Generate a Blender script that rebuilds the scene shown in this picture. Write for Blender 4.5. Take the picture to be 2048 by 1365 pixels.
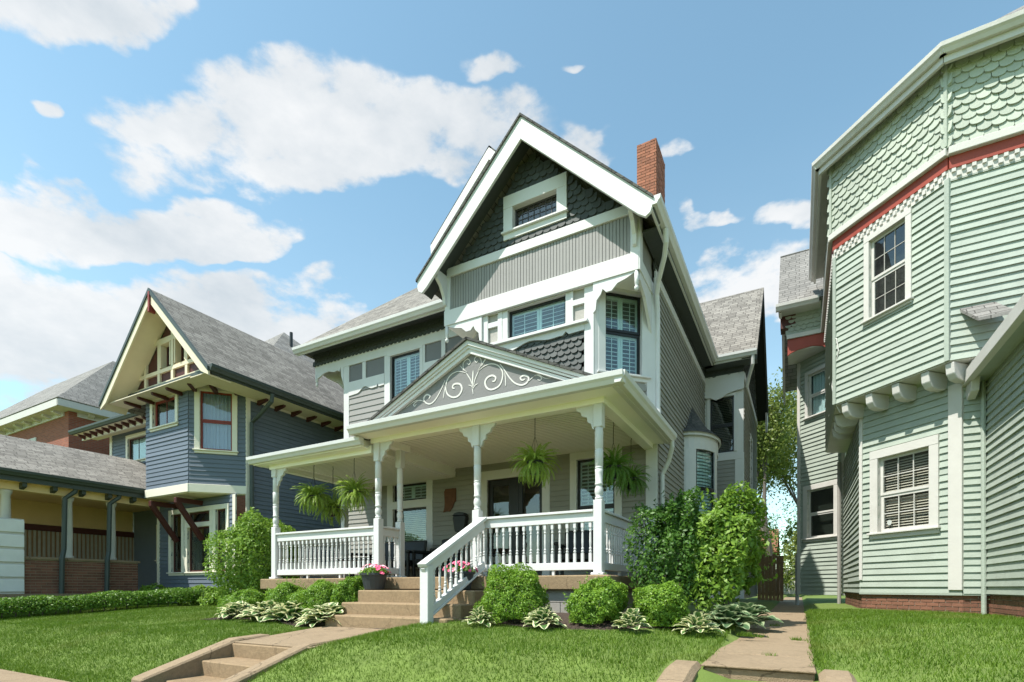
import bpy, bmesh, math, random
import numpy as np
from mathutils import Vector, Matrix
random.seed(7); rng = np.random.default_rng(7)
R = math.radians; PI = math.pi
for o in list(bpy.data.objects): bpy.data.objects.remove(o)
scene = bpy.context.scene; COL = scene.collection

# ------------------------------------------------------------------ camera
F = 1047.0; TH = R(28.8); CX = 1024.0; YH = 1176.0; CZ = 1.6
SN, CS = math.sin(TH), math.cos(TH)
cd = bpy.data.cameras.new('camera'); cam = bpy.data.objects.new('camera', cd); COL.objects.link(cam)
cam.location = (0, 0, CZ); cam.rotation_euler = (PI/2, 0, TH)
cd.sensor_fit = 'HORIZONTAL'; cd.sensor_width = 36; cd.lens = F/2048*36
cd.shift_y = (YH-682.5)/2048; cd.clip_start = .05; cd.clip_end = 3000
scene.camera = cam

# ------------------------------------------------------------------ sky, sun, exposure
SUN = Vector((-.30, -.43, .88)).normalized()
world = bpy.data.worlds.new('World'); scene.world = world; world.use_nodes = True
nt = world.node_tree; nt.nodes.clear()
def N(t, typ, **k):
    n = t.nodes.new(typ)
    for a, b in k.items():
        if a.startswith('i_'):
            key = a[2:]; n.inputs[int(key) if key.isdigit() else key].default_value = b
        else: setattr(n, a, b)
    return n
def math_(t, op, a, b=None, clamp=False):
    n = t.nodes.new('ShaderNodeMath'); n.operation = op; n.use_clamp = clamp
    for i, v in enumerate((a, b)):
        if v is None: continue
        if isinstance(v, (int, float)): n.inputs[i].default_value = v
        else: t.links.new(v, n.inputs[i])
    return n.outputs[0]
def build_sky():
    L = nt.links.new
    out = N(nt, 'ShaderNodeOutputWorld'); bg = N(nt, 'ShaderNodeBackground')
    sky = N(nt, 'ShaderNodeTexSky', sky_type='NISHITA', sun_disc=False, altitude=200, air_density=1.0, dust_density=.6, ozone_density=.9)
    sky.sun_elevation = math.asin(SUN.z); sky.sun_rotation = math.atan2(SUN.x, SUN.y) % (2*PI)
    tc = N(nt, 'ShaderNodeTexCoord'); d = tc.outputs['Generated']
    sep = N(nt, 'ShaderNodeSeparateXYZ'); L(d, sep.inputs[0])
    # puffy detail noise in direction space, stretched flat
    mp = N(nt, 'ShaderNodeMapping'); mp.inputs['Scale'].default_value = (1, 1, 1.9); L(d, mp.inputs[0])
    n1 = N(nt, 'ShaderNodeTexNoise', noise_dimensions='3D'); L(mp.outputs[0], n1.inputs['Vector'])
    n1.inputs['Scale'].default_value = 5.5; n1.inputs['Detail'].default_value = 10; n1.inputs['Roughness'].default_value = .60; n1.inputs['Distortion'].default_value = .25
    n1b = N(nt, 'ShaderNodeTexNoise'); L(mp.outputs[0], n1b.inputs['Vector']); n1b.inputs['Scale'].default_value = 17; n1b.inputs['Detail'].default_value = 8; n1b.inputs['Roughness'].default_value = .6
    n0 = N(nt, 'ShaderNodeTexNoise'); L(mp.outputs[0], n0.inputs['Vector'])
    n0.inputs['Scale'].default_value = 2.1; n0.inputs['Detail'].default_value = 2
    # cumulus standing where they stand in the sky: (azimuth right of depth axis deg, elevation deg, half width, half height, weight)
    def direc(px, py):
        v = Vector(((px-CX)/F*CS-SN, (px-CX)/F*SN+CS, (YH-py)/F)); return v.normalized()
    blobs = [(700, 300, 440, 135, 1.0), (350, 262, 170, 85, .9), (900, 230, 190, 75, .8), (230, 470, 370, 95, 1.0), (520, 490, 120, 50, .7),
             (430, 660, 430, 110, .95), (90, 690, 300, 150, .95), (150, 25, 260, 75, .95), (985, 105, 75, 40, .7), (1350, 292, 60, 26, .6),
             (1610, 470, 85, 60, .9), (1430, 458, 90, 20, .6), (1460, 610, 230, 90, .75), (80, 245, 35, 26, .6), (150, 790, 300, 70, .8), (1180, 300, 60, 30, .6), (540, 205, 80, 30, .55), (1150, 122, 40, 20, .55)]
    wn = N(nt, 'ShaderNodeTexNoise'); L(mp.outputs[0], wn.inputs['Vector']); wn.inputs['Scale'].default_value = 6.0; wn.inputs['Detail'].default_value = 4
    wv = N(nt, 'ShaderNodeVectorMath', operation='MULTIPLY_ADD'); L(wn.outputs['Color'], wv.inputs[0]); wv.inputs[1].default_value = (.16, .16, .16); wv.inputs[2].default_value = (-.08, -.08, -.08)
    wd_ = N(nt, 'ShaderNodeVectorMath', operation='ADD'); L(d, wd_.inputs[0]); L(wv.outputs[0], wd_.inputs[1]); dw_ = wd_.outputs[0]
    acc = None
    for px, py, hw, hh, w in blobs:
        c = direc(px, py); e1 = (direc(px+5, py)-c); e1 = (e1-c*e1.dot(c)).normalized(); e2 = e1.cross(c)
        if e2.z < 0: e2 = -e2
        dist2 = ((px-CX)/F)**2 + ((YH-py)/F)**2 + 1
        s1 = hw/F/math.sqrt(dist2); s2 = hh/F/math.sqrt(dist2)
        da = N(nt, 'ShaderNodeVectorMath', operation='DOT_PRODUCT'); L(dw_, da.inputs[0]); da.inputs[1].default_value = e1/s1
        db = N(nt, 'ShaderNodeVectorMath', operation='DOT_PRODUCT'); L(dw_, db.inputs[0]); db.inputs[1].default_value = e2/s2
        dc = N(nt, 'ShaderNodeVectorMath', operation='DOT_PRODUCT'); L(d, dc.inputs[0]); dc.inputs[1].default_value = c
        off = c.dot(e2)/s2
        b2 = math_(nt, 'SUBTRACT', db.outputs['Value'], off)
        low = math_(nt, 'MULTIPLY', math_(nt, 'MINIMUM', b2, 0.0), 1.5)   # flat bases
        b3 = math_(nt, 'ADD', math_(nt, 'MAXIMUM', b2, 0.0), low)
        r2 = math_(nt, 'ADD', math_(nt, 'POWER', da.outputs['Value'], 2.0), math_(nt, 'POWER', b3, 2.0))
        m = math_(nt, 'SUBTRACT', 1.0, r2, True)
        m = math_(nt, 'MULTIPLY', math_(nt, 'POWER', m, .8), w)
        m = math_(nt, 'MULTIPLY', m, math_(nt, 'GREATER_THAN', dc.outputs['Value'], 0.0))
        acc = m if acc is None else math_(nt, 'MAXIMUM', acc, m)
    # scattered clouds over the remaining sky
    rest = math_(nt, 'MULTIPLY', math_(nt, 'SUBTRACT', n0.outputs['Fac'], .62, True), 2.0)
    fwd = N(nt, 'ShaderNodeVectorMath', operation='DOT_PRODUCT'); L(d, fwd.inputs[0]); fwd.inputs[1].default_value = (-SN, CS, 0)
    side = math_(nt, 'MULTIPLY', math_(nt, 'SUBTRACT', .55, fwd.outputs['Value'], True), 3.0, True)
    acc = math_(nt, 'MAXIMUM', acc, math_(nt, 'MULTIPLY', rest, side))
    nz = math_(nt, 'ADD', math_(nt, 'MULTIPLY', math_(nt, 'SUBTRACT', n1.outputs['Fac'], .5), 1.9), math_(nt, 'MULTIPLY', math_(nt, 'SUBTRACT', n1b.outputs['Fac'], .5), 1.5))
    dens = math_(nt, 'ADD', math_(nt, 'MULTIPLY', acc, 1.22), nz)
    gate = math_(nt, 'MULTIPLY', acc, 3.0, True)
    dens = math_(nt, 'MULTIPLY', math_(nt, 'SUBTRACT', dens, .20), gate)
    rmp = N(nt, 'ShaderNodeMapRange', interpolation_type='SMOOTHSTEP'); L(dens, rmp.inputs[0])
    rmp.inputs[1].default_value = 0.0; rmp.inputs[2].default_value = .60
    # thin veil near the horizon
    veil = math_(nt, 'MULTIPLY', math_(nt, 'SUBTRACT', .62, sep.outputs['Z'], True), .42)
    cov = math_(nt, 'MAXIMUM', math_(nt, 'MULTIPLY', rmp.outputs[0], .93), veil)
    n2 = N(nt, 'ShaderNodeTexNoise'); L(mp.outputs[0], n2.inputs['Vector']); n2.inputs['Scale'].default_value = 5.0; n2.inputs['Detail'].default_value = 5
    cc = N(nt, 'ShaderNodeMix', data_type='RGBA'); L(math_(nt, 'ADD', math_(nt, 'MULTIPLY', math_(nt, 'SUBTRACT', n2.outputs['Fac'], .5), 2.2), math_(nt, 'MULTIPLY', n1b.outputs['Fac'], 1.1), True), cc.inputs['Factor'])
    cc.inputs[6].default_value = (2.85, 3.1, 3.3, 1); cc.inputs[7].default_value = (4.2, 4.22, 4.22, 1)
    mx = N(nt, 'ShaderNodeMix', data_type='RGBA'); L(cov, mx.inputs['Factor']); gn = N(nt, 'ShaderNodeMix', data_type='RGBA', blend_type='MULTIPLY'); gn.inputs['Factor'].default_value = 1; L(sky.outputs[0], gn.inputs[6]); gn.inputs[7].default_value = (1.14, 1.31, 1.08, 1); L(gn.outputs[2], mx.inputs[6]); L(cc.outputs[2], mx.inputs[7])
    L(mx.outputs[2], bg.inputs[0]); bg.inputs[1].default_value = .15
    L(bg.outputs[0], out.inputs[0])
build_sky()
sl = bpy.data.lights.new('sun', 'SUN'); sl.energy = 5.0; sl.angle = R(.5); sl.color = (1, .955, .88)
so = bpy.data.objects.new('sun', sl); COL.objects.link(so); so.rotation_euler = (-SUN).to_track_quat('-Z', 'Y').to_euler()
scene.view_settings.view_transform = 'Standard'; scene.view_settings.look = 'None'
scene.view_settings.exposure = 0.64; scene.view_settings.gamma = 1; scene.view_settings.use_curve_mapping = False
scene.render.engine = 'CYCLES'; cy_ = scene.cycles; cy_.max_bounces = 7; cy_.diffuse_bounces = 5; cy_.glossy_bounces = 2; cy_.transmission_bounces = 2; cy_.transparent_max_bounces = 10; cy_.caustics_reflective = False; cy_.caustics_refractive = False
world.cycles.sampling_method = 'MANUAL'; world.cycles.sample_map_resolution = 512

# ------------------------------------------------------------------ pixel -> position helpers
def ray(px): u = (px-CX)/F; return (-SN+CS*u, CS+SN*u)
def onY(px, py, Y): dx, dy = ray(px); t = Y/dy; return Vector((dx*t, Y, CZ+(YH-py)/F*t))
def depth(p): return -SN*p[0]+CS*p[1]

# ------------------------------------------------------------------ materials
MATS = {}
def mat(name, col, rough=.6, var=.12, vscale=6.0, bump=.0, bscale=60.0, rand=0.0, dirt=0.0, crack=0.0, spec=.4, metallic=0.0, stretch=None):
    m = bpy.data.materials.new(name); m.use_nodes = True; t = m.node_tree; L = t.links.new
    p = t.nodes['Principled BSDF']; p.inputs['Roughness'].default_value = rough
    p.inputs['Specular IOR Level'].default_value = spec; p.inputs['Metallic'].default_value = metallic
    tc = N(t, 'ShaderNodeTexCoord'); geo = N(t, 'ShaderNodeNewGeometry')
    vec = geo.outputs['Position']
    if stretch:
        mp = N(t, 'ShaderNodeMapping'); mp.inputs['Scale'].default_value = stretch; L(vec, mp.inputs[0]); vec = mp.outputs[0]
    n = N(t, 'ShaderNodeTexNoise'); n.inputs['Scale'].default_value = vscale; n.inputs['Detail'].default_value = 6; n.inputs['Roughness'].default_value = .6
    L(vec, n.inputs['Vector'])
    hsv = N(t, 'ShaderNodeHueSaturation'); hsv.inputs['Color'].default_value = (*col, 1)
    v = math_(t, 'ADD', math_(t, 'MULTIPLY', math_(t, 'SUBTRACT', n.outputs['Fac'], .5), var*3), 1.0)
    if rand:
        oi = N(t, 'ShaderNodeObjectInfo')
        v = math_(t, 'ADD', v, math_(t, 'MULTIPLY', math_(t, 'SUBTRACT', oi.outputs['Random'], .5), rand*2))
    L(v, hsv.inputs['Value']); c = hsv.outputs[0]
    if dirt:
        nd = N(t, 'ShaderNodeTexNoise'); nd.inputs['Scale'].default_value = 1.7; nd.inputs['Detail'].default_value = 8; nd.inputs['Roughness'].default_value = .7
        L(geo.outputs['Position'], nd.inputs['Vector'])
        mr = N(t, 'ShaderNodeMapRange'); L(nd.outputs['Fac'], mr.inputs[0]); mr.inputs[1].default_value = .52; mr.inputs[2].default_value = .75; mr.inputs[4].default_value = dirt
        mx = N(t, 'ShaderNodeMix', data_type='RGBA'); L(mr.outputs[0], mx.inputs['Factor']); L(c, mx.inputs[6]); mx.inputs[7].default_value = (col[0]*.45, col[1]*.42, col[2]*.36, 1); c = mx.outputs[2]
    if crack:
        nw = N(t, 'ShaderNodeTexNoise'); nw.inputs['Scale'].default_value = 3.0; nw.inputs['Detail'].default_value = 5; L(geo.outputs['Position'], nw.inputs['Vector'])
        wv = N(t, 'ShaderNodeVectorMath', operation='MULTIPLY_ADD'); L(nw.outputs['Color'], wv.inputs[0]); wv.inputs[1].default_value = (.5, .5, .5); L(geo.outputs['Position'], wv.inputs[2])
        vo = N(t, 'ShaderNodeTexVoronoi', feature='DISTANCE_TO_EDGE'); vo.inputs['Scale'].default_value = .75; L(wv.outputs[0], vo.inputs['Vector'])
        mk = math_(t, 'MULTIPLY', math_(t, 'LESS_THAN', vo.outputs['Distance'], .006), crack)
        sp_ = N(t, 'ShaderNodeTexVoronoi'); sp_.inputs['Scale'].default_value = 55; L(geo.outputs['Position'], sp_.inputs['Vector'])
        mk = math_(t, 'MAXIMUM', mk, math_(t, 'MULTIPLY', math_(t, 'LESS_THAN', sp_.outputs['Distance'], .16), .35))
        mx = N(t, 'ShaderNodeMix', data_type='RGBA'); L(mk, mx.inputs['Factor']); L(c, mx.inputs[6]); mx.inputs[7].default_value = (col[0]*.3, col[1]*.28, col[2]*.25, 1); c = mx.outputs[2]
    L(c, p.inputs['Base Color'])
    if bump:
        nb = N(t, 'ShaderNodeTexNoise'); nb.inputs['Scale'].default_value = bscale; nb.inputs['Detail'].default_value = 4; L(vec, nb.inputs['Vector'])
        b = N(t, 'ShaderNodeBump'); b.inputs['Strength'].default_value = bump; b.inputs['Distance'].default_value = .01
        L(nb.outputs['Fac'], b.inputs['Height']); L(b.outputs[0], p.inputs['Normal'])
    MATS[name] = m; return m
def roofmat(name, c1, c2, mort, w=.26, h=.122):
    m = bpy.data.materials.new(name); m.use_nodes = True; t = m.node_tree; L = t.links.new; p = t.nodes['Principled BSDF']
    uv = N(t, 'ShaderNodeUVMap')
    nw = N(t, 'ShaderNodeTexNoise'); nw.inputs['Scale'].default_value = 3; L(uv.outputs[0], nw.inputs['Vector'])
    wob = N(t, 'ShaderNodeVectorMath', operation='MULTIPLY_ADD'); L(nw.outputs['Color'], wob.inputs[0]); wob.inputs[1].default_value = (.02, .02, 0); L(uv.outputs[0], wob.inputs[2])
    b = N(t, 'ShaderNodeTexBrick'); L(wob.outputs[0], b.inputs['Vector']); b.offset = .37; b.squash = .8; b.squash_frequency = 3
    b.inputs['Scale'].default_value = 1; b.inputs['Brick Width'].default_value = w; b.inputs['Row Height'].default_value = h
    b.inputs['Mortar Size'].default_value = .007; b.inputs['Mortar Smooth'].default_value = .3; b.inputs['Bias'].default_value = 0
    b.inputs['Color1'].default_value = (*c1, 1); b.inputs['Color2'].default_value = (*c2, 1); b.inputs['Mortar'].default_value = (*mort, 1)
    n = N(t, 'ShaderNodeTexNoise'); n.inputs['Scale'].default_value = 40; n.inputs['Detail'].default_value = 4; L(uv.outputs[0], n.inputs['Vector'])
    n3 = N(t, 'ShaderNodeTexNoise'); n3.inputs['Scale'].default_value = .9; n3.inputs['Detail'].default_value = 5; L(uv.outputs[0], n3.inputs['Vector'])
    h_ = N(t, 'ShaderNodeHueSaturation'); L(b.outputs['Color'], h_.inputs['Color'])
    L(math_(t, 'ADD', math_(t, 'MULTIPLY', n.outputs['Fac'], .7), math_(t, 'ADD', .30, math_(t, 'MULTIPLY', n3.outputs['Fac'], .7))), h_.inputs['Value'])
    L(h_.outputs[0], p.inputs['Base Color']); p.inputs['Roughness'].default_value = .9; p.inputs['Specular IOR Level'].default_value = .2
    bp = N(t, 'ShaderNodeBump'); bp.inputs['Strength'].default_value = .8; bp.inputs['Distance'].default_value = .012
    hh = math_(t, 'SUBTRACT', math_(t, 'MULTIPLY', n.outputs['Fac'], .25), b.outputs['Fac']); L(hh, bp.inputs['Height']); L(bp.outputs[0], p.inputs['Normal'])
    MATS[name] = m; return m
def leafmat(name, c1, c2, trans=.35, edge=None, rough=.45):
    m = bpy.data.materials.new(name); m.use_nodes = True; t = m.node_tree; L = t.links.new; p = t.nodes['Principled BSDF']; out = t.nodes['Material Output']
    geo = N(t, 'ShaderNodeNewGeometry')
    n = N(t, 'ShaderNodeTexNoise'); n.inputs['Scale'].default_value = 9; n.inputs['Detail'].default_value = 3; L(geo.outputs['Position'], n.inputs['Vector'])
    f = math_(t, 'ADD', math_(t, 'MULTIPLY', geo.outputs['Random Per Island'], .6), math_(t, 'MULTIPLY', math_(t, 'SUBTRACT', n.outputs['Fac'], .3), .8), True)
    mx = N(t, 'ShaderNodeMix', data_type='RGBA'); L(f, mx.inputs['Factor']); mx.inputs[6].default_value = (*c1, 1); mx.inputs[7].default_value = (*c2, 1); c = mx.outputs[2]
    if edge:
        uv = N(t, 'ShaderNodeUVMap'); sp = N(t, 'ShaderNodeSeparateXYZ'); L(uv.outputs[0], sp.inputs[0])
        ne = N(t, 'ShaderNodeTexNoise'); ne.inputs['Scale'].default_value = 14; L(geo.outputs['Position'], ne.inputs['Vector'])
        a = math_(t, 'ADD', math_(t, 'ABSOLUTE', sp.outputs['X']), math_(t, 'MULTIPLY', math_(t, 'SUBTRACT', ne.outputs['Fac'], .5), .5))
        rr = N(t, 'ShaderNodeMapRange'); L(a, rr.inputs[0]); rr.inputs[1].default_value = .56; rr.inputs[2].default_value = .66
        m2 = N(t, 'ShaderNodeMix', data_type='RGBA'); L(rr.outputs[0], m2.inputs['Factor']); L(c, m2.inputs[6]); m2.inputs[7].default_value = (*edge, 1); c = m2.outputs[2]
    L(c, p.inputs['Base Color']); p.inputs['Roughness'].default_value = rough; p.inputs['Specular IOR Level'].default_value = .35
    tr = N(t, 'ShaderNodeBsdfTranslucent'); hs = N(t, 'ShaderNodeHueSaturation'); L(c, hs.inputs['Color']); hs.inputs['Value'].default_value = 1.3; L(hs.outputs[0], tr.inputs[0])
    ms = N(t, 'ShaderNodeMixShader'); ms.inputs[0].default_value = trans; L(p.outputs[0], ms.inputs[1]); L(tr.outputs[0], ms.inputs[2]); L(ms.outputs[0], out.inputs[0])
    MATS[name] = m; return m
def glassmat(name, tint, refl=1.0):
    m = bpy.data.materials.new(name); m.use_nodes = True; t = m.node_tree; L = t.links.new; out = t.nodes['Material Output']; t.nodes.remove(t.nodes['Principled BSDF'])
    a = N(t, 'ShaderNodeBsdfTransparent'); a.inputs[0].default_value = (*tint, 1)
    g = N(t, 'ShaderNodeBsdfGlossy'); g.inputs['Roughness'].default_value = .015
    geo = N(t, 'ShaderNodeNewGeometry'); n = N(t, 'ShaderNodeTexNoise'); n.inputs['Scale'].default_value = 2.2; L(geo.outputs['Position'], n.inputs['Vector'])
    b = N(t, 'ShaderNodeBump'); b.inputs['Strength'].default_value = .06; b.inputs['Distance'].default_value = .05; L(n.outputs['Fac'], b.inputs['Height']); L(b.outputs[0], g.inputs['Normal'])
    fr = N(t, 'ShaderNodeFresnel'); L(math_(t, 'SUBTRACT', 1.5, math_(t, 'MULTIPLY', geo.outputs['Backfacing'], .8333)), fr.inputs[0])
    ms = N(t, 'ShaderNodeMixShader'); L(math_(t, 'ADD', math_(t, 'MULTIPLY', fr.outputs[0], refl), .05, True), ms.inputs[0]); L(a.outputs[0], ms.inputs[1]); L(g.outputs[0], ms.inputs[2]); L(ms.outputs[0], out.inputs[0])
    MATS[name] = m; return m

mat('white', (.61, .605, .60), .5, .05, 3, .15, 35, dirt=.10)
mat('white_old', (.55, .535, .50), .6, .06, 3, .25, 30, dirt=.25)
mat('ceiling', (.88, .86, .80), .5, .03, 3)
mat('charcoal', (.060, .068, .066), .7, .12, 9, .3, 50, rand=.16)
mat('taupe', (.265, .258, .232), .6, .06, 5, .2, 40, rand=.05)
mat('bead', (.255, .247, .238), .6, .06, 5, .2, 40, rand=.03)
mat('panel', (.165, .16, .165), .6, .06, 5, .15, 40)
mat('panel_light', (.36, .34, .31), .65, .1, 14, .5, 22)
mat('tympanum', (.175, .172, .168), .65, .08, 3, .3, 30)
mat('scroll', (.60, .585, .55), .55, .05, 5)
mat('black', (.012, .013, .014), .4, .1, 5)
mat('porch_tan', (.74, .55, .31), .6, .08, 4)
mat('screen_grey', (.20, .19, .17), .9, .15, 4)
mat('muntin_grey', (.40, .385, .35), .6, .05, 4)
mat('blackmetal', (.02, .022, .022), .35, .1, 5)
mat('interior', (.10, .11, .11), .9, .2, 3)
mat('interior_warm', (.10, .085, .065), .9, .3, 3)
mat('shutter', (.80, .82, .82), .5, .03, 4)
mat('blind', (.62, .57, .48), .5, .08, 4)
mat('curtain', (.72, .72, .72), .8, .08, 4)
mat('bluecurtain', (.30, .38, .55), .8, .08, 4)
mat('mint', (.34, .385, .33), .55, .10, 4, .35, 34, rand=.06, dirt=.22)
mat('mint_shingle', (.365, .405, .335), .6, .09, 8, .45, 40, rand=.11, dirt=.14)
mat('red', (.30, .055, .035), .55, .12, 6, .2, 40)
mat('blue', (.115, .14, .175), .55, .07, 4, .3, 36, rand=.06)
mat('cream', (.68, .60, .45), .55, .05, 4, .1, 30)
mat('creamw', (.70, .66, .55), .55, .05, 4, .1, 30)
mat('redsash', (.23, .04, .03), .5, .1, 4)
mat('oxblood', (.07, .018, .014), .55, .1, 4)
mat('slate_green', (.05, .065, .06), .5, .1, 4)
mat('brick', (.30, .115, .065), .85, .16, 12, .5, 60, rand=.22)
mat('brick_dark', (.19, .085, .055), .85, .18, 12, .5, 60, rand=.22)
mat('mortar', (.34, .29, .23), .9, .1, 20, .3, 80)
mat('foundation', (.30, .285, .26), .8, .1, 6, .3, 40)
mat('concrete', (.255, .188, .118), .9, .22, 26, .8, 110, dirt=.5, crack=.6)
mat('concrete_side', (.265, .187, .108), .9, .26, 22, .8, 100, dirt=.6, crack=.3)
mat('mulch', (.055, .038, .028), .95, .5, 30, 1.0, 60)
mat('wood', (.30, .17, .085), .8, .15, 6, .4, 30, stretch=(6, 6, .6), rand=.12)
mat('fence_pale', (.42, .38, .31), .8, .15, 6, .4, 30, rand=.12)
mat('bark', (.10, .085, .07), .9, .25, 8, .6, 20, stretch=(3, 3, .6))
mat('terracotta', (.20, .085, .045), .8, .1, 5)
mat('planter', (.035, .040, .045), .5, .15, 6)
mat('rust', (.13, .055, .028), .8, .4, 14, .5, 40)
mat('chain', (.05, .045, .04), .5, .1, 5, metallic=.8)
mat('asphalt', (.06, .06, .06), .9, .2, 12, .5, 90)
mat('soil', (.11, .16, .03), .95, .35, 3.0, .5, 40)
mat('lead', (.05, .05, .05), .5)
mat('flower', (.75, .10, .22), .5, .15, 30)
mat('flower_pale', (.80, .42, .48), .5, .15, 30)
mat('lamp_white', (.8, .8, .78), .4)
roofmat('roof', (.155, .145, .13), (.26, .245, .22), (.06, .056, .05))
roofmat('roof_grey', (.17, .165, .155), (.25, .24, .225), (.08, .076, .07))
roofmat('roof_dark', (.07, .07, .066), (.11, .108, .10), (.03, .03, .03))
glassmat('glass', (.86, .95, .95), 1.0); glassmat('glass_clear', (.95, .965, .955), .8); glassmat('glass_dark', (.55, .60, .58), 1.3)
leafmat('leaf_bright', (.10, .20, .025), (.25, .38, .045)); leafmat('leaf_box', (.075, .18, .018), (.27, .42, .04))
leafmat('leaf_dark', (.035, .10, .018), (.12, .24, .03)); leafmat('leaf_tree', (.10, .15, .03), (.26, .30, .07), .4)
leafmat('leaf_hedge', (.05, .13, .015), (.17, .30, .03)); leafmat('leaf_fern', (.17, .29, .04), (.42, .52, .10), .45)
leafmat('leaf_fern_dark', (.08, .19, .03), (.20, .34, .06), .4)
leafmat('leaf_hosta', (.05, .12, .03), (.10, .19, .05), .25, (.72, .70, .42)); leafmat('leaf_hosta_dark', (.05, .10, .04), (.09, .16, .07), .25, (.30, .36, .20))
leafmat('grass', (.065, .135, .012), (.165, .255, .028), .3, rough=.55)
M = MATS

# ------------------------------------------------------------------ mesh tools
class Fr:                      # a vertical plane: u along it, b = world height, n outward
    def __init__(s, x, y, deg): s.o = Vector((x, y, 0)); a = R(deg); s.u = Vector((math.cos(a), math.sin(a), 0)); s.n = Vector((math.sin(a), -math.cos(a), 0)); s.a = a
    def P(s, u, b, n=0.0): return s.o+s.u*u+Vector((0, 0, b))+s.n*n
    def mat(s): return Matrix(((s.u.x, -s.n.x, 0, s.o.x), (s.u.y, -s.n.y, 0, s.o.y), (0, 0, 1, 0), (0, 0, 0, 1)))
def front(Y): return Fr(0, Y, 0)          # u = X
def right(X): return Fr(X, 0, 90)         # u = Y
class MB:
    def __init__(s): s.v = []; s.f = []
    def face(s, pts): i = len(s.v); s.v += [Vector(p) for p in pts]; s.f.append(tuple(range(i, i+len(pts)))); return s
    def prism(s, pts, vec):
        vec = Vector(vec); i = len(s.v); n = len(pts); P = [Vector(p) for p in pts]
        s.v += P+[p+vec for p in P]
        s.f.append(tuple(range(i+n-1, i-1, -1))); s.f.append(tuple(range(i+n, i+2*n)))
        for k in range(n): a, b = i+k, i+(k+1) % n; s.f.append((a, b, b+n, a+n))
        return s
    def box(s, fr, u0, u1, z0, z1, n0, n1): return s.prism([fr.P(u0, z0, n0), fr.P(u1, z0, n0), fr.P(u1, z1, n0), fr.P(u0, z1, n0)], fr.n*(n1-n0))
    def poly(s, fr, pts, n0, n1): return s.prism([fr.P(u, z, n0) for u, z in pts], fr.n*(n1-n0))
    def cube(s, x0, x1, y0, y1, z0, z1): return s.prism([(x0, y0, z0), (x1, y0, z0), (x1, y1, z0), (x0, y1, z0)], (0, 0, z1-z0))
    def beam(s, p, q, w, h, up=(0, 0, 1)):
        p, q, up = Vector(p), Vector(q), Vector(up); d = (q-p).normalized(); sd = d.cross(up).normalized(); up = sd.cross(d)
        return s.prism([p-sd*w/2-up*h/2, p+sd*w/2-up*h/2, p+sd*w/2+up*h/2, p-sd*w/2+up*h/2], q-p)
    def sweep(s, prof, p, q, up=(0, 0, 1)):   # profile (side, up) carried from p to q
        p, q, up = Vector(p), Vector(q), Vector(up); d = (q-p).normalized(); sd = d.cross(up).normalized(); up = sd.cross(d)
        return s.prism([p+sd*a+up*b for a, b in prof], q-p)
    def tube(s, pts, r, seg=8):
        pts = [Vector(p) for p in pts]; rings = []
        for k, p in enumerate(pts):
            d = (pts[min(k+1, len(pts)-1)]-pts[max(k-1, 0)]).normalized(); a = d.orthogonal().normalized() if k == 0 else (pa-d*pa.dot(d)).normalized()
            pa = a; b = d.cross(a); rr = r[k] if isinstance(r, (list, tuple)) else r
            i = len(s.v); s.v += [p+a*math.cos(2*PI*j/seg)*rr+b*math.sin(2*PI*j/seg)*rr for j in range(seg)]; rings.append(i)
        for x, y in zip(rings, rings[1:]):
            for j in range(seg): s.f.append((x+j, x+(j+1) % seg, y+(j+1) % seg, y+j))
        s.f.append(tuple(range(rings[0]+seg-1, rings[0]-1, -1))); s.f.append(tuple(range(rings[-1], rings[-1]+seg))); return s
    def lathe(s, prof, c, seg=14):
        c = Vector(c); rings = []
        for r, z in prof:
            i = len(s.v); s.v += [c+Vector((math.cos(2*PI*j/seg)*r, math.sin(2*PI*j/seg)*r, z)) for j in range(seg)]; rings.append(i)
        for x, y in zip(rings, rings[1:]):
            for j in range(seg): s.f.append((x+j, x+(j+1) % seg, y+(j+1) % seg, y+j))
        s.f.append(tuple(range(rings[0]+seg-1, rings[0]-1, -1))); s.f.append(tuple(range(rings[-1], rings[-1]+seg))); return s
    def mesh(s, name, m, smooth=False, recalc=True, uv=True):
        me = bpy.data.meshes.new(name); me.from_pydata([tuple(v) for v in s.v], [], s.f)
        if recalc:
            bm = bmesh.new(); bm.from_mesh(me); bmesh.ops.recalc_face_normals(bm, faces=bm.faces); bm.to_mesh(me); bm.free()
        if uv:
            ul = me.uv_layers.new(name='UVMap')
            for p in me.polygons:
                n = p.normal
                a = Vector((0, 0, 1)).cross(n); a = a.normalized() if a.length > .05 else Vector((1, 0, 0)); b = n.cross(a)
                for li in p.loop_indices: co = me.vertices[me.loops[li].vertex_index].co; ul.data[li].uv = (co.dot(a), co.dot(b))
        me.materials.append(M[m] if isinstance(m, str) else m)
        if smooth:
            for p in me.polygons: p.use_smooth = True
        return me
    def build(s, name, m, parent=None, bevel=0, **k):
        return link(name, s.mesh(name, m, **k), parent, bevel)
def link(name, me, parent=None, bevel=0, matrix=None):
    o = bpy.data.objects.new(name, me); COL.objects.link(o)
    if matrix is not None: o.matrix_world = matrix
    if parent is not None:
        o.parent = parent
        if parent.type == 'EMPTY': o.matrix_parent_inverse = Matrix.Translation(-Vector(parent.location))
    if bevel: b = o.modifiers.new('bevel', 'BEVEL'); b.width = bevel; b.segments = 1; b.limit_method = 'ANGLE'
    return o
def tag(o, label, cat, group=None, kind=None):
    if label: o['label'] = label
    if cat: o['category'] = cat
    if group: o['group'] = group
    if kind: o['kind'] = kind
    return o
def thing(name, label, cat, loc, group=None):
    e = bpy.data.objects.new(name, None); COL.objects.link(e); e.location = loc; e.empty_display_size = .2; return tag(e, label, cat, group)
def structure(o): o['kind'] = 'structure'; return o

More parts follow.
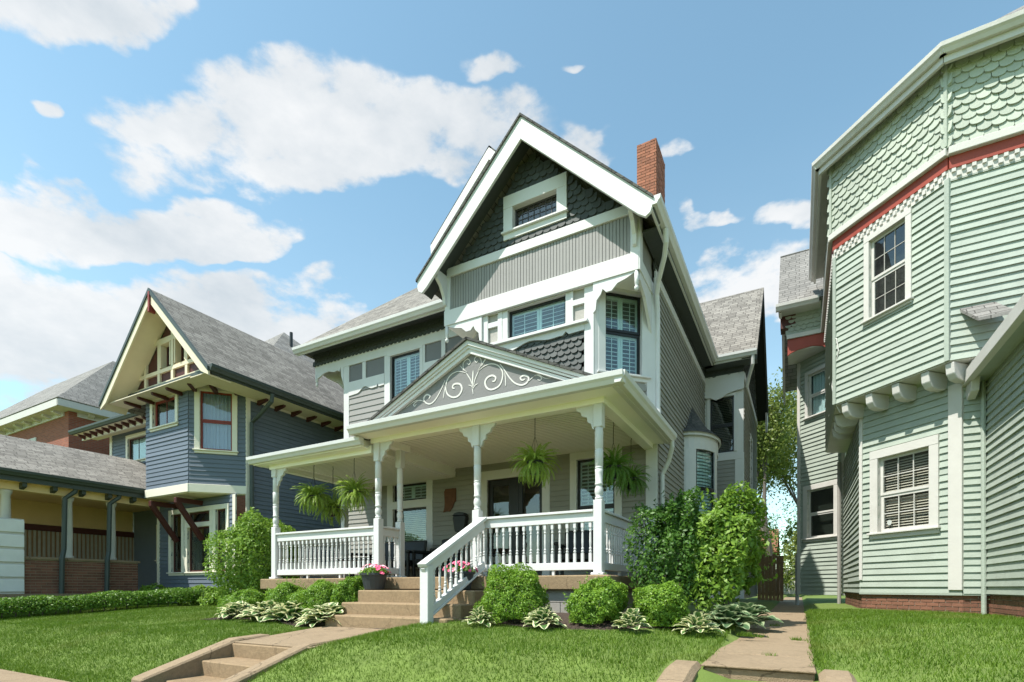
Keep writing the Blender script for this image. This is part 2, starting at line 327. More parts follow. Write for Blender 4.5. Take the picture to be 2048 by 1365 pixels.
# pieces picked apart one by one; past 300 of a kind on a thing the far ones are joined
PIECES = {}
def piece(house, name, part, me, mtx): PIECES.setdefault((house, name), []).append((part, me, mtx))
def finish_pieces():
    for (house, name), L in PIECES.items():
        L.sort(key=lambda e: depth(e[2].translation)); cap = 300
        for part, me, mtx in L[:cap]: link(name, me, part, 0, mtx)
        rest = L[cap:]
        if rest:
            bym = {}
            for e in rest: bym.setdefault(e[1].materials[0].name, []).append(e)
            for mn, es in bym.items():
                V = []; Fc = []; base = 0; cache = {}
                for _, me, mtx in es:
                    if me.name not in cache:
                        a = np.empty(len(me.vertices)*3); me.vertices.foreach_get('co', a); cache[me.name] = (a.reshape(-1, 3), [tuple(p.vertices) for p in me.polygons])
                    a, fs = cache[me.name]; mm = np.array(mtx); w = a@mm[:3, :3].T+mm[:3, 3]
                    V.append(w); Fc += [tuple(i+base for i in f) for f in fs]; base += len(a)
                me = bpy.data.meshes.new(name); me.from_pydata(np.concatenate(V).tolist(), [], Fc); me.materials.append(bpy.data.materials[mn])
                o = link(name+'_field', me, house); o['kind'] = 'stuff'
def intervals(poly, z, holes, zlo, zhi):
    xs = []
    n = len(poly)
    for i in range(n):
        (a, b), (c, e) = poly[i], poly[(i+1) % n]
        if (b <= z) != (e <= z): xs.append(a+(z-b)/(e-b)*(c-a))
    xs.sort(); iv = [(xs[i], xs[i+1]) for i in range(0, len(xs)-1, 2)]
    for (u0, u1, z0, z1) in holes:
        if z1 <= zlo or z0 >= zhi: continue
        out = []
        for a, b in iv:
            if u1 <= a or u0 >= b: out.append((a, b)); continue
            if a < u0: out.append((a, u0))
            if b > u1: out.append((u1, b))
        iv = out
    return [(a, b) for a, b in iv if b-a > 1e-4]
def backing(house, fr, poly, holes, m, name='wall'):
    zs = sorted({round(z, 5) for _, z in poly} | {round(z, 5) for h in holes for z in h[2:]}); b = MB()
    for za, zb in zip(zs, zs[1:]):
        if zb-za < 1e-4: continue
        lo = intervals(poly, za+1e-5, holes, za+1e-4, zb-1e-4); hi = intervals(poly, zb-1e-5, holes, za+1e-4, zb-1e-4)
        if len(lo) != len(hi): mid = intervals(poly, (za+zb)/2, holes, za+1e-4, zb-1e-4); lo = lo if len(lo) == len(mid) else mid; hi = hi if len(hi) == len(mid) else [((p+q)/2, (p+q)/2) for p, q in mid]
        for (p, q), (r, t_) in zip(lo, hi): b.face([fr.P(p, za), fr.P(q, za), fr.P(t_, zb), fr.P(r, zb)])
    return b.build(name, m, house, recalc=False)
BOARD = {}
def board_mesh(m):
    if m not in BOARD:
        b = MB(); b.v = [Vector(p) for p in ((0, 0, 0), (1, 0, 0), (1, 0, 1), (0, 0, 1), (0, -1, 0), (1, -1, 0), (1, -.3, 1), (0, -.3, 1))]
        b.f = [(4, 5, 6, 7), (0, 1, 5, 4), (2, 3, 7, 6), (1, 2, 6, 5), (3, 0, 4, 7)]
        BOARD[m] = b.mesh('clapboard', m)
    return BOARD[m]
def siding(house, fr, poly, holes, m, ex=.115, th=.029, name='clapboard', back=None):
    if m == 'mint': th = .038
    w = backing(house, fr, poly, holes, back or m); me = board_mesh(m); F4 = fr.mat()
    z = min(p[1] for p in poly); top = max(p[1] for p in poly)
    while z < top-.01:
        h = min(ex, top-z)
        for a, b in intervals(poly, z+h*.5, holes, z, z+h):
            cuts = [a]
            while b-cuts[-1] > 3.2: cuts.append(cuts[-1]+random.uniform(1.3, 2.9))
            cuts.append(b)
            for p, q in zip(cuts, cuts[1:]):
                j = random.uniform(-.003, .003); e = .0025 if q < b else 0
                piece(house, name, w, me, F4@Matrix.Translation((p, 0, z+j))@Matrix.Rotation(random.uniform(-.0009, .0009), 4, 'Y')@Matrix.Diagonal((q-p-e, th*random.uniform(.85, 1.15), h*1.03, 1)))
        z += ex
    return w
def inside(poly, u, z):
    c = False; n = len(poly)
    for i in range(n):
        (a, b), (d_, e) = poly[i], poly[(i+1) % n]
        if (b > z) != (e > z) and u < a+(z-b)/(e-b)*(d_-a): c = not c
    return c
SHM = {}
def shingle_mesh(m, kind):
    if (m, kind) not in SHM:
        if kind == 'hex': pr = [(-.48, 1.5), (-.48, .34), (-.24, 0), (.24, 0), (.48, .34), (.48, 1.5)]
        else: pr = [(-.485, 1.5), (-.485, .42), (-.40, .20), (-.22, .05), (0, 0), (.22, .05), (.40, .20), (.485, .42), (.485, 1.5)]
        b = MB(); n = len(pr)
        b.v = [Vector((x, -1+.62*z, z)) for x, z in pr]+[Vector((x, 0, z)) for x, z in pr]
        b.f = [tuple(range(n))]+[(k, (k+1) % n, (k+1) % n+n, k+n) for k in range(n)]
        SHM[(m, kind)] = b.mesh('shingle', m)
    return SHM[(m, kind)]
def shingles(house, fr, poly, holes, m, w=.13, ex=.12, kind='hex', th=.03, name='shingle'):
    wl = backing(house, fr, poly, holes, m); me = shingle_mesh(m, kind); F4 = fr.mat()
    z0 = min(p[1] for p in poly); z1 = max(p[1] for p in poly); row = 0; z = z0-ex*.3
    ua = min(p[0] for p in poly); ub = max(p[0] for p in poly)
    while z < z1:
        u = ua-(w/2 if row % 2 else 0)
        while u < ub+w:
            zc = z+ex*.7
            if inside(poly, u, min(zc, z1-.01)) and not any(a-w*.45 < u < b+w*.45 and z < e+.01 and z+ex*1.4 > c for a, b, c, e in holes):
                piece(house, name, wl, me, F4@Matrix.Translation((u+random.uniform(-.004, .004), 0, z+random.uniform(-.006, .006)))@Matrix.Rotation(random.uniform(-.025, .025), 4, 'Y')@Matrix.Diagonal((w, th*random.uniform(.8, 1.2), ex, 1)))
            u += w
        z += ex; row += 1
    return wl
BRK = {}
def bricks(house, part, fr, u0, u1, z0, z1, m, bl=.205, bh=.067, off=0, th=.012, name='brick'):
    if m not in BRK: BRK[m] = MB().prism([(0, 0, 0), (1, 0, 0), (1, 0, 1), (0, 0, 1)], (0, -1, 0)).mesh('brick', m)
    F4 = fr.mat(); z = z0; r = off; g = .011
    while z < z1-.03:
        h = min(bh-g, z1-z); u = u0-(bl/2 if r % 2 else 0)
        while u < u1-.02:
            a = max(u, u0); b = min(u+bl-g, u1)
            if b-a > .02: piece(house, name, part, BRK[m], F4@Matrix.Translation((a, 0, z))@Matrix.Diagonal((b-a, th*random.uniform(.7, 1.3), h, 1)))
            u += bl
        z += bh; r += 1
def window(house, fr, u0, u1, z0, z1, cw=.11, cm='white', sm='black', split=.5, inside_='shutter', sill=True, reveal=.05, glass='glass', label=None, mun=None, munlow=None, head=0, fw=.045, room='interior', proud=.035, lead=None):
    c = MB(); hw = cw+head
    c.box(fr, u0-cw, u0, z0, z1, -.02, proud); c.box(fr, u1, u1+cw, z0, z1, -.02, proud); c.box(fr, u0-cw, u1+cw, z1, z1+hw, -.02, proud+.003)
    c.box(fr, u0-cw, u1+cw, z0-cw*.75, z0-.035, -.02, proud-.004)
    w = c.build('window', 'x' if False else cm, house, bevel=.004)
    if label: w['label'] = label
    if sill: MB().box(fr, u0-cw-.03, u1+cw+.03, z0-.035, z0, -.04, proud+.045).build('sill', cm, w, bevel=.005)
    r = MB(); d0, d1 = -.20, -reveal+.0
    r.face([fr.P(u0-.06, z0-.06, d0), fr.P(u1+.06, z0-.06, d0), fr.P(u1+.06, z1+.06, d0), fr.P(u0-.06, z1+.06, d0)])
    for a, b, e, f in ((u0-.06, z0-.06, u1+.06, z0-.06), (u1+.06, z0-.06, u1+.06, z1+.06), (u1+.06, z1+.06, u0-.06, z1+.06), (u0-.06, z1+.06, u0-.06, z0-.06)):
        r.face([fr.P(a, b, d0), fr.P(e, f, d0), fr.P(e, f, -reveal-.035), fr.P(a, b, -reveal-.035)])
    r.build('room', room, w, recalc=False)
    jb = MB(); a = -reveal-.03
    jb.box(fr, u0-.03, u0, z0, z1, a, -.02); jb.box(fr, u1, u1+.03, z0, z1, a, -.02); jb.box(fr, u0-.03, u1+.03, z1, z1+.03, a, -.02); jb.box(fr, u0-.03, u1+.03, z0-.03, z0, a, -.02)
    jb.build('jamb', cm, w)
    zs = [(z0, z1)] if not split else [(z0+(z1-z0)*split, z1), (z0, z0+(z1-z0)*split)]
    for k, (a, b) in enumerate(zs):
        n1 = -reveal+.012 if k == 0 else -reveal-.004; n0 = n1-.03; sb = MB(); g = .001*k
        sb.box(fr, u0, u0+fw, a, b, n0, n1); sb.box(fr, u1-fw, u1, a, b, n0, n1); sb.box(fr, u0+fw, u1-fw, b-fw, b, n0, n1-.001); sb.box(fr, u0+fw, u1-fw, a, a+fw*(1.0 if k == 0 else 1.3), n0, n1-.001)
        sb.build('sash', sm, w)
        MB().box(fr, u0+fw*.6, u1-fw*.6, a+fw*.6, b-fw*.6, n0+.010, n0+.014).build('pane', glass, w, recalc=True)
        mm = mun if k == 0 else munlow
        if mm:
            q = MB(); nx, ny = mm; bw = .011 if lead else .014
            for i in range(1, nx): x = u0+fw+(u1-u0-2*fw)*i/nx; q.box(fr, x-bw/2, x+bw/2, a+fw, b-fw, n0+.004, n1-.006)
            for i in range(1, ny): z = a+fw+(b-a-2*fw)*i/ny; q.box(fr, u0+fw, u1-fw, z-bw/2, z+bw/2, n0+.003, n1-.007)
            q.build('muntins', lead or sm, w)
        if inside_ in ('shutter', 'blind'):
            sh = inside_ == 'shutter'; npan = 2 if sh else 1; pw = (u1-u0)/npan; sp = .075 if sh else .048; nn = -reveal-.085
            for i in range(npan):
                q = MB(); x0, x1 = u0+pw*i+.004, u0+pw*(i+1)-.004
                st = .045 if sh else .004
                if sh:
                    q.box(fr, x0, x0+st, a, b, nn-.014, nn+.014); q.box(fr, x1-st, x1, a, b, nn-.014, nn+.014); q.box(fr, x0+st, x1-st, a, a+.07, nn-.013, nn+.013); q.box(fr, x0+st, x1-st, b-.07, b, nn-.013, nn+.013)
                zz = a+.075
                while zz < b-.07:
                    hw2 = sp*.42; q.prism([fr.P(x0+st, zz+hw2*.55, nn-hw2*.8), fr.P(x1-st, zz+hw2*.55, nn-hw2*.8), fr.P(x1-st, zz-hw2*.55, nn+hw2*.8), fr.P(x0+st, zz-hw2*.55, nn+hw2*.8)], (0, 0, .006)); zz += sp
                if sh: q.box(fr, (x0+x1)/2-.006, (x0+x1)/2+.006, a+.08, b-.08, nn+.028, nn+.036)
                q.build('shutter' if sh else 'blind', 'shutter' if sh else 'blind', w)
    if inside_ and 'curtain' in inside_:
        q = MB(); nn = -reveal-.10; pts = []; full = inside_ != 'curtain_side'; e = u1 if full else u0+(u1-u0)*.38
        k = 26
        for i in range(k+1): x = u0+.02+(e-u0-.04)*i/k; pts.append((x, nn+.018*math.sin(i*1.9)+.008*math.sin(i*.7)))
        for (xa, na), (xb, nb) in zip(pts, pts[1:]): q.face([fr.P(xa, z0+.02, na), fr.P(xb, z0+.02, nb), fr.P(xb, z1-.02, nb), fr.P(xa, z1-.02, na)])
        q.build('curtain', 'bluecurtain' if 'blue' in inside_ else 'curtain', w, recalc=False)
    return w
def gutter(house, p, q, m='white', s=.12, flip=-1, name='gutter', ext=0):
    p, q = Vector(p), Vector(q); d_ = (q-p).normalized()*ext; p = p-d_; q = q+d_
    prof = [(0, 0), (flip*-s*.55, 0), (flip*-s*.75, s*.35), (flip*-s*.95, s*.55), (flip*-s, s), (flip*-s*.9, s), (0, s)]
    return MB().sweep(prof, p, q).build(name, m, house, bevel=.003)
def pipe(house, pts, r, m, name='downspout'): return MB().tube(pts, r, 8).build(name, m, house, smooth=False)

# ================================================================== THE SETTING
def sstep(a, b, x): t = np.clip((x-a)/(b-a), 0, 1); return t*t*(3-2*t)
def gz(x, y):
    x = np.asarray(x, float); y = np.asarray(y, float)
    b = np.interp(y, [-40, 2.9, 3.2, 3.7, 4.3, 5.75, 7, 10, 60], [.44, .46, .52, .72, .90, 1.0, 1.10, 1.16, 1.18])
    lift = .11*sstep(-5.1, -4.3, x)*sstep(3.0, 4.4, y)*(1-.75*sstep(7, 9, y))*(1-.9*sstep(-1.9, -.9, x)*(1-sstep(.3, 1.1, x)))
    return b+lift+.012*np.sin(x*1.7+y*.6)*sstep(3.5, 5, y)+.008*np.sin(x*3.9-y*2.3)*sstep(3.5, 5, y)
def walk_cut(x, y):   # where paving, steps and beds keep the grass out
    x = np.asarray(x); y = np.asarray(y)
    a = (x > -6.70) & (x < -5.04) & (y < 4.8)
    a |= (x > -6.5) & (x < -4.98+.25*np.maximum(0, y-4.7)) & (y > 4.25) & (y < 5.8)
    a |= (x > -6.55) & (x < -4.12) & (y > 5.7)
    a |= (x > -.74) & (x < .13) & (y > 3.2)
    a |= (x > -1.0) & (x < .38) & (y > 3.6) & (y < 4.72)
    a |= (y > 5.75+.12*np.sin(x*1.3)+.10*np.sin(x*2.9)) & (x > -9.75) & (x < -1.2-.35*np.maximum(0, 6.8-y)) & (y < 9.6)
    a |= (y > 2.85) & (y < 0)
    a |= y < 2.95
    a |= (x > -12.2) & (x < -.75) & (y > 9.4)
    a |= (x > .95) & (y > 12.3) | (x > 2.3) & (y > 10.9) | (x+y > 13.2) & (x > .9) & (y > 10)
    a |= (x < -16.4) & (y > 4.2)
    a |= (x < -13.2) & (x > -15) & (y > 8.6)
    return a
def build_ground():
    xs = np.concatenate([np.linspace(-900, -32, 24), np.linspace(-30, 14, 177), np.linspace(16, 700, 24)])
    ys = np.concatenate([np.linspace(-500, -6, 16), np.linspace(-5, 12, 86), np.linspace(12.5, 40, 40), np.linspace(45, 900, 24)])
    X, Y = np.meshgrid(xs, ys); Z = gz(X, Y)
    # paving and beds sit in the lawn: sink the ground sheet under them
    Z = np.where((X > -6.6) & (X < -5.1) & (Y < 5.9) & (Y > 2.0), np.minimum(Z, np.interp(Y, [2.9, 4.5, 4.9, 6], [.30, .30, .80, .9])), Z)
    Z = np.where((X > -6.4) & (X < -5.15) & (Y > 4.6) & (Y < 5.8), .85, Z); Z = np.where((X > -6.4) & (X < -4.3) & (Y > 5.75) & (Y < 7), .9, Z)
    Z = np.where((X > -.70) & (X < .12) & (Y < 40) & (Y > 2.5), np.minimum(Z, np.interp(Y, [3, 4.15, 4.65, 10, 40], [.35, .45, .90, 1.03, 1.05])), Z)
    Z = np.where(Y < 2.9, .40, Z)
    nx, ny = len(xs), len(ys)
    V = np.stack([X, Y, Z], -1).reshape(-1, 3)
    fs = [(j*nx+i, j*nx+i+1, (j+1)*nx+i+1, (j+1)*nx+i) for j in range(ny-1) for i in range(nx-1)]
    me = bpy.data.meshes.new('ground'); me.from_pydata(V.tolist(), [], fs); me.materials.append(M['soil'])
    for p in me.polygons: p.use_smooth = True
    structure(link('ground', me))
build_ground()
def blades():
    n = 640000
    # more blades where the camera stands close
    y = 2.9+rng.random(n)**1.25*8.5; x = rng.uniform(-17, 9, n)
    k = ~walk_cut(x, y); zf = -SN*x+CS*y; xr = CS*x+SN*y; k &= (zf > 1.5) & (abs(xr/zf) < 1.6)
    ex = (rng.random(n) < .10); x, y, ex = x[k], y[k], ex[k]
    # back yard strip between the houses
    ci = rng.integers(0, 9, 330); jy = rng.choice([5.305, 6.355, 7.505], 9)[ci]+rng.normal(0, .020, 330); jx = rng.uniform(-.7, .1, 9)[ci]+rng.normal(0, .035, 330); kk = np.ones(330, bool)
    wx = np.where(rng.random(2600) < .5, -.735, .125)+rng.normal(0, .025, 2600); wy = rng.uniform(4.75, 10.5, 2600)
    x = np.concatenate([x, jx[kk], wx]); y = np.concatenate([y, jy[kk], wy])
    z = np.maximum(gz(x, y), np.where((x > -.74) & (x < .14) & (y > 4.6), .966+(y-4.6)*.0232, 0)); m = len(x)
    cl = .5+.5*np.sin(x*5.1+np.sin(y*4.3)*2)*np.sin(y*4.7+x)
    dry = np.clip(np.sin(x*.9+1.3)*np.sin(y*1.7+x*.4)*1.6-.75, 0, 1)
    h = (.020+.022*rng.random(m)+.012*cl)*(1-.45*dry); a = rng.random(m)*2*PI; ln = h*rng.uniform(.2, .9, m); wd = rng.uniform(.0025, .005, m); b = rng.random(m)*2*PI
    p0 = np.stack([x-np.cos(a)*wd, y-np.sin(a)*wd, z-.006], -1); p1 = np.stack([x+np.cos(a)*wd, y+np.sin(a)*wd, z-.006], -1)
    p2 = np.stack([x+np.cos(b)*ln, y+np.sin(b)*ln, z+h], -1)
    V = np.stack([p0, p1, p2], 1).reshape(-1, 3)
    me = bpy.data.meshes.new('lawn_grass'); me.vertices.add(3*m); me.vertices.foreach_set('co', V.ravel()); me.loops.add(3*m); me.loops.foreach_set('vertex_index', np.arange(3*m)); me.polygons.add(m); me.polygons.foreach_set('loop_start', np.arange(0, 3*m, 3)); me.polygons.foreach_set('loop_total', np.full(m, 3)); me.update(); me.validate()
    mm = leafmat('lawn', (.058, .130, .007), (.150, .232, .016), .3, rough=.55); t = mm.node_tree
    # straw-coloured thin patches
    geo = [q for q in t.nodes if q.type == 'NEW_GEOMETRY'][0]; p = t.nodes['Principled BSDF']; src = p.inputs['Base Color'].links[0].from_socket
    nz = N(t, 'ShaderNodeTexNoise'); nz.inputs['Scale'].default_value = .8; nz.inputs['Detail'].default_value = 5; t.links.new(geo.outputs['Position'], nz.inputs['Vector'])
    mr = N(t, 'ShaderNodeMapRange'); t.links.new(nz.outputs['Fac'], mr.inputs[0]); mr.inputs[1].default_value = .54; mr.inputs[2].default_value = .78; mr.inputs[4].default_value = .6
    mx = N(t, 'ShaderNodeMix', data_type='RGBA'); t.links.new(mr.outputs[0], mx.inputs['Factor']); t.links.new(src, mx.inputs[6]); mx.inputs[7].default_value = (.25, .225, .065, 1); t.links.new(mx.outputs[2], p.inputs['Base Color'])
    me.materials.append(mm); tag(link('lawn_grass', me), 'green lawn grass in front of the three houses', 'grass', kind='stuff')
blades()
# sidewalk and street
structure(MB().cube(-60, 40, .9, 2.95, .36, .475).build('sidewalk', 'concrete', bevel=.01))
structure(MB().cube(-90, 60, -9, -1.6, .2, .30).build('road', 'asphalt'))
structure(MB().cube(-90, 60, -1.6, -1.4, .2, .43).build('kerb', 'concrete'))
# walk from the street steps up to the porch steps
b = structure(MB().prism([(-6.45, 4.2, .5), (-6.45, 4.2, .88), (-6.45, 5.9, .995), (-6.45, 5.9, .5)], (1.35, 0, 0)).build('front_path', 'concrete', bevel=.008))
for i, (y0, y1) in enumerate(((4.22, 4.70), (4.712, 5.74))):
    z0, z1 = .885+(y0-4.2)*.0676, .885+(y1-4.2)*.0676
    MB().prism([(-6.46, y0, z0), (-5.0, y0, z0), (-4.7 if i else -5.0, y1, z1), (-6.5, y1, z1)], (0, 0, .014)).build('paving_slab', 'concrete', b, bevel=.004)
st = thing('street_steps', 'three tan concrete steps with sloping cheek walls, cut into the lawn slope', 'steps', (-5.85, 3.8, .475))
for y0, z0, z1 in ((4.18, .60, .884), (3.78, .45, .71), (3.36, .36, .53)): MB().cube(-6.43, -5.26, y0, y0+.46, z0, z1).build('step', 'concrete_side', st, bevel=.012)
for x0, x1, lb in ((-6.66, -6.42, 0), (-5.27, -5.06, 1)):
    MB().prism([(x0, 3.12, .36), (x0, 3.12, .58), (x0, 4.28, .935), (x0, 4.75, .955), (x0, 4.75, .36)], (x1-x0, 0, 0)).build('cheek_wall', 'concrete', st, bevel=.02)
# narrow side path to the right of the house
sp = structure(MB().prism([(-.70, 4.6, .5), (-.70, 4.6, .945), (-.70, 10, 1.07), (-.70, 30, 1.12), (-.70, 30, .5)], (.80, 0, 0)).build('side_path', 'concrete', bevel=.01))
for i, (y0, y1) in enumerate(((4.57, 5.30), (5.31, 6.35), (6.36, 7.5), (7.51, 8.8), (8.81, 10.0), (10.01, 11.3))):
    f = lambda y: .948+(y-4.6)*.0232+.003*(i % 2)
    MB().prism([(-.72+.01*(i % 2), y0, f(y0)), (.11, y0, f(y0)), (.10, y1, f(y1)), (-.71, y1, f(y1))], (0, 0, .02)).build('paving_slab', 'concrete', sp, bevel=.006)
ss = thing('side_steps', 'concrete step with low rounded cheek blocks at the foot of the side path', 'steps', (-.3, 4.3, .5))
MB().cube(-.71, .11, 4.2, 4.60, .5, .79).build('step', 'concrete_side', ss, bevel=.012)
for x0, x1 in ((-.98, -.725), (.125, .36)): MB().prism([(x0, 3.7, .45), (x0, 3.7, .72), (x0, 4.05, .90), (x0, 4.4, .965), (x0, 4.72, .975), (x0, 4.72, .45)], (x1-x0, 0, 0)).build('cheek_block', 'concrete', ss, bevel=.04)
# mulch bed along the porch
def bed():
    xs = np.linspace(-9.8, -1.0, 100); V = []; fs = []
    for i, x in enumerate(xs):
        y0 = 5.80+.12*math.sin(x*1.3)+.10*math.sin(x*2.9)+(max(0, x+2.0))*.9
        for j in range(7): y = y0+(8.2-y0)*j/6; V.append((x, y, float(gz(x, y))+.012+.012*random.random()+(.02 if 0 < j else -.02)))
        if i:
            for j in range(6): a = (i-1)*7+j; fs.append((a, a+7, a+8, a+1))
    me = bpy.data.meshes.new('mulch_bed'); me.from_pydata(V, [], fs); me.materials.append(M['mulch']); structure(link('mulch_bed', me))
    q = MB()
    for _ in range(5200):
        x = random.uniform(-9.7, -1.1); y = 5.72+.12*math.sin(x*1.3)+.10*math.sin(x*2.9)+max(0, x+2.0)*.9+random.random()**2*1.1
        if -6.6 < x < -4.1: continue
        z = float(gz(x, y))+.025; a = random.random()*6.28; l = random.uniform(.012, .04); w = .006; c, s_ = math.cos(a)*l, math.sin(a)*l
        q.face([(x-c, y-s_, z), (x+w, y-w, z+.004), (x+c, y+s_, z+random.uniform(0, .02)), (x-w, y+w, z+.006)])
    o = q.build('bark_chips', 'mulch', recalc=False, uv=False); tag(o, 'dark bark chips strewn over the planting bed', 'mulch', kind='stuff')
bed()

# ================================================================== THE GREY HOUSE
H = thing('victorian_house', 'grey and white Victorian house with front gable, bay window and white porch', 'house', (-6.4, 10, 1.15))
SLAB = 1.78; YF = 10.0; YG = 8.83; XR = -2.36
def HB(): return MB()
# --- first floor front wall
f1 = front(YF)
holes = [(-8.86, -7.82, 2.2, 3.54), (-8.86, -7.82, 3.73, 4.14), (-6.12, -4.76, 1.70, 4.0), (-3.98, -3.19, 2.25, 4.2)]
siding(H, f1, [(-10.54, 1.6), (XR, 1.6), (XR, 4.5), (-10.54, 4.5)], holes, 'taupe', .112)
window(H, f1, -8.86, -7.82, 3.73, 4.14, cw=.19, split=None, inside_='shutter', sill=False)
window(H, f1, -8.86, -7.82, 2.2, 3.54, cw=.19, split=None, inside_='blind')
window(H, f1, -3.98, -3.19, 2.25, 4.2, cw=.15, split=.5, inside_='shutter')
d = MB(); d.box(f1, -6.32, -6.12, SLAB, 4.0, -.02, .035); d.box(f1, -4.76, -4.58, SLAB, 4.0, -.02, .035); d.box(f1, -6.32, -4.58, 4.0, 4.2, -.02, .038)
dw = d.build('doorway', 'white', H, bevel=.004)
q = MB(); q.box(f1, -6.2, -4.68, 1.65, 4.08, -.5, -.49); q.box(f1, -6.2, -6.12, 1.65, 4.08, -.49, -.02); q.box(f1, -4.76, -4.68, 1.65, 4.08, -.49, -.02); q.box(f1, -6.12, -4.76, 4.0, 4.08, -.49, -.02); q.build('room', 'interior_warm', dw)
for a, b_ in ((-6.11, -5.52), (-5.36, -4.77)):
    q = MB(); q.box(f1, a, a+.09, 1.8, 3.99, -.10, -.05); q.box(f1, b_-.09, b_, 1.8, 3.99, -.10, -.05); q.box(f1, a+.09, b_-.09, 3.86, 3.99, -.10, -.052); q.box(f1, a+.09, b_-.09, 1.8, 2.15, -.10, -.052)
    q.build('door', 'black', dw, bevel=.004); MB().box(f1, a+.08, b_-.08, 2.14, 3.87, -.08, -.076).build('pane', 'glass_dark', dw)
MB().box(f1, -5.52, -5.36, 1.8, 3.99, -.11, -.045).build('mullion', 'black', dw)
MB().tube([f1.P(-5.31, 2.75, -.03), f1.P(-5.31, 2.95, -.03)], .012, 6).build('handle', 'chain', dw)
for a, b_ in ((-2.57, -2.355), (-10.55, -10.40)): MB().box(f1, a, b_, 1.78, 4.5, 0, .045).build('pilaster', 'white', H, bevel=.004)
# --- second floor, left of the bay: white stiles over dark panels
W2 = front(YF)
backing(H, W2, [(-10.54, 4.6), (-5.4, 4.6), (-5.4, 7.7), (-10.54, 7.7)], [(-8.95, -8.02, 5.2, 7.37)], 'panel')
window(H, W2, -8.95, -8.02, 5.2, 7.37, cw=.10, split=.5)
t = MB()
t.box(W2, -10.55, -10.36, 4.6, 7.42, 0, .032); t.box(W2, -10.55, -6.35, 7.42, 7.66, 0, .036)
t.box(W2, -9.89, -9.77, 6.98, 7.42, 0, .030); t.box(W2, -9.14, -9.05, 4.6, 7.42, 0, .030); t.box(W2, -7.92, -7.86, 4.6, 7.42, 0, .030); t.box(W2, -7.38, -7.26, 6.98, 7.42, 0, .030)
t.build('panel_frame', 'white', H, bevel=.004)
def wavy(x0, x1, ztop, zl, zr, amp):    # board whose lower edge is cut in a scroll
    pts = [(x0, ztop), (x0, zl)]; n = 34
    for i in range(1, n):
        s = i/n; k = 0
        if .25 < s < .82:
            r = (s-.25)/.57; k = amp*math.sin(r*PI)*(.75+.6*math.sin(r*PI*2.2-.5))
        if .80 <= s < .84: k = amp*1.1*(1-abs(s-.82)/.02)
        pts.append((x0+(x1-x0)*s, zl+(zr-zl)*s+k))
    return pts+[(x1, zr), (x1, ztop)]
for x0, x1 in ((-10.36, -9.14), (-7.86, -6.3)): MB().poly(W2, wavy(x0, x1, 6.98, 6.62, 6.70, .10), .0, .042).build('scroll_cut_board', 'white', H)
for x0, x1 in ((-10.36, -9.14), (-7.86, -5.5)):
    bw = backing(H, Fr(0, YF-.004, 0), [(x0, 4.6), (x1, 4.6), (x1, 6.85), (x0, 6.85)], [], 'bead')
    z = 4.6
    while z < 6.74: piece(H, 'clapboard', bw, board_mesh('bead'), Fr(0, YF-.004, 0).mat()@Matrix.Translation((x0, 0, z))@Matrix.Diagonal((x1-x0, .024, .155, 1))); z += .15
# frieze of fish-scale shingles under the eaves
shingles(H, Fr(0, YF-.05, 0), [(-11.62, 7.66), (-6.3, 7.66), (-6.3, 8.02), (-11.62, 8.02)], [], 'charcoal', .13, .10, 'round', .03)
MB().cube(-11.62, -6.3, YF-.05, YF+1.2, 7.63, 7.66).build('soffit', 'white', H)
MB().cube(-11.75, -6.3, 9.5, YF, 7.955, 7.975).build('soffit', 'charcoal', H)
gutter(H, (-11.83, 9.52, 7.83), (-6.62, 9.52, 7.83), s=.15)
MB().cube(-11.80, -6.6, 9.50, 9.535, 7.80, 7.97).build('fascia', 'white', H)
# left corner: canted wall under the overhang with sawn brackets
cant = Fr(-11.62, 11.08, -45); siding(H, cant, [(0, 1.5), (1.527, 1.5), (1.527, 7.64), (0, 7.64)], [], 'taupe', .112)
br = [(-11.62, 7.64), (-11.62, 7.30), (-11.5, 7.31), (-11.3, 7.40), (-11.1, 7.42), (-10.9, 7.36), (-10.78, 7.38), (-10.70, 7.34), (-10.66, 7.46), (-10.63, 7.2), (-10.58, 7.05), (-10.55, 6.95), (-10.545, 7.64)]
MB().poly(W2, br, 0, .04).build('sawn_bracket', 'white', H)
MB().lathe([(.01, 7.08), (.035, 7.13), (.035, 7.18), (.02, 7.21), (.045, 7.23), (.045, 7.40)], (-11.57, YF-.02, 0), 10).build('pendant', 'white', H, smooth=True)
kb = [(0, 7.62), (0, 7.5), (.25, 7.36), (.5, 7.26), (.72, 7.02), (.85, 6.9), (.85, 7.62)]
MB().poly(Fr(-11.56, 10.06, 45), kb, -.03, .03).build('knee_bracket', 'white', H)
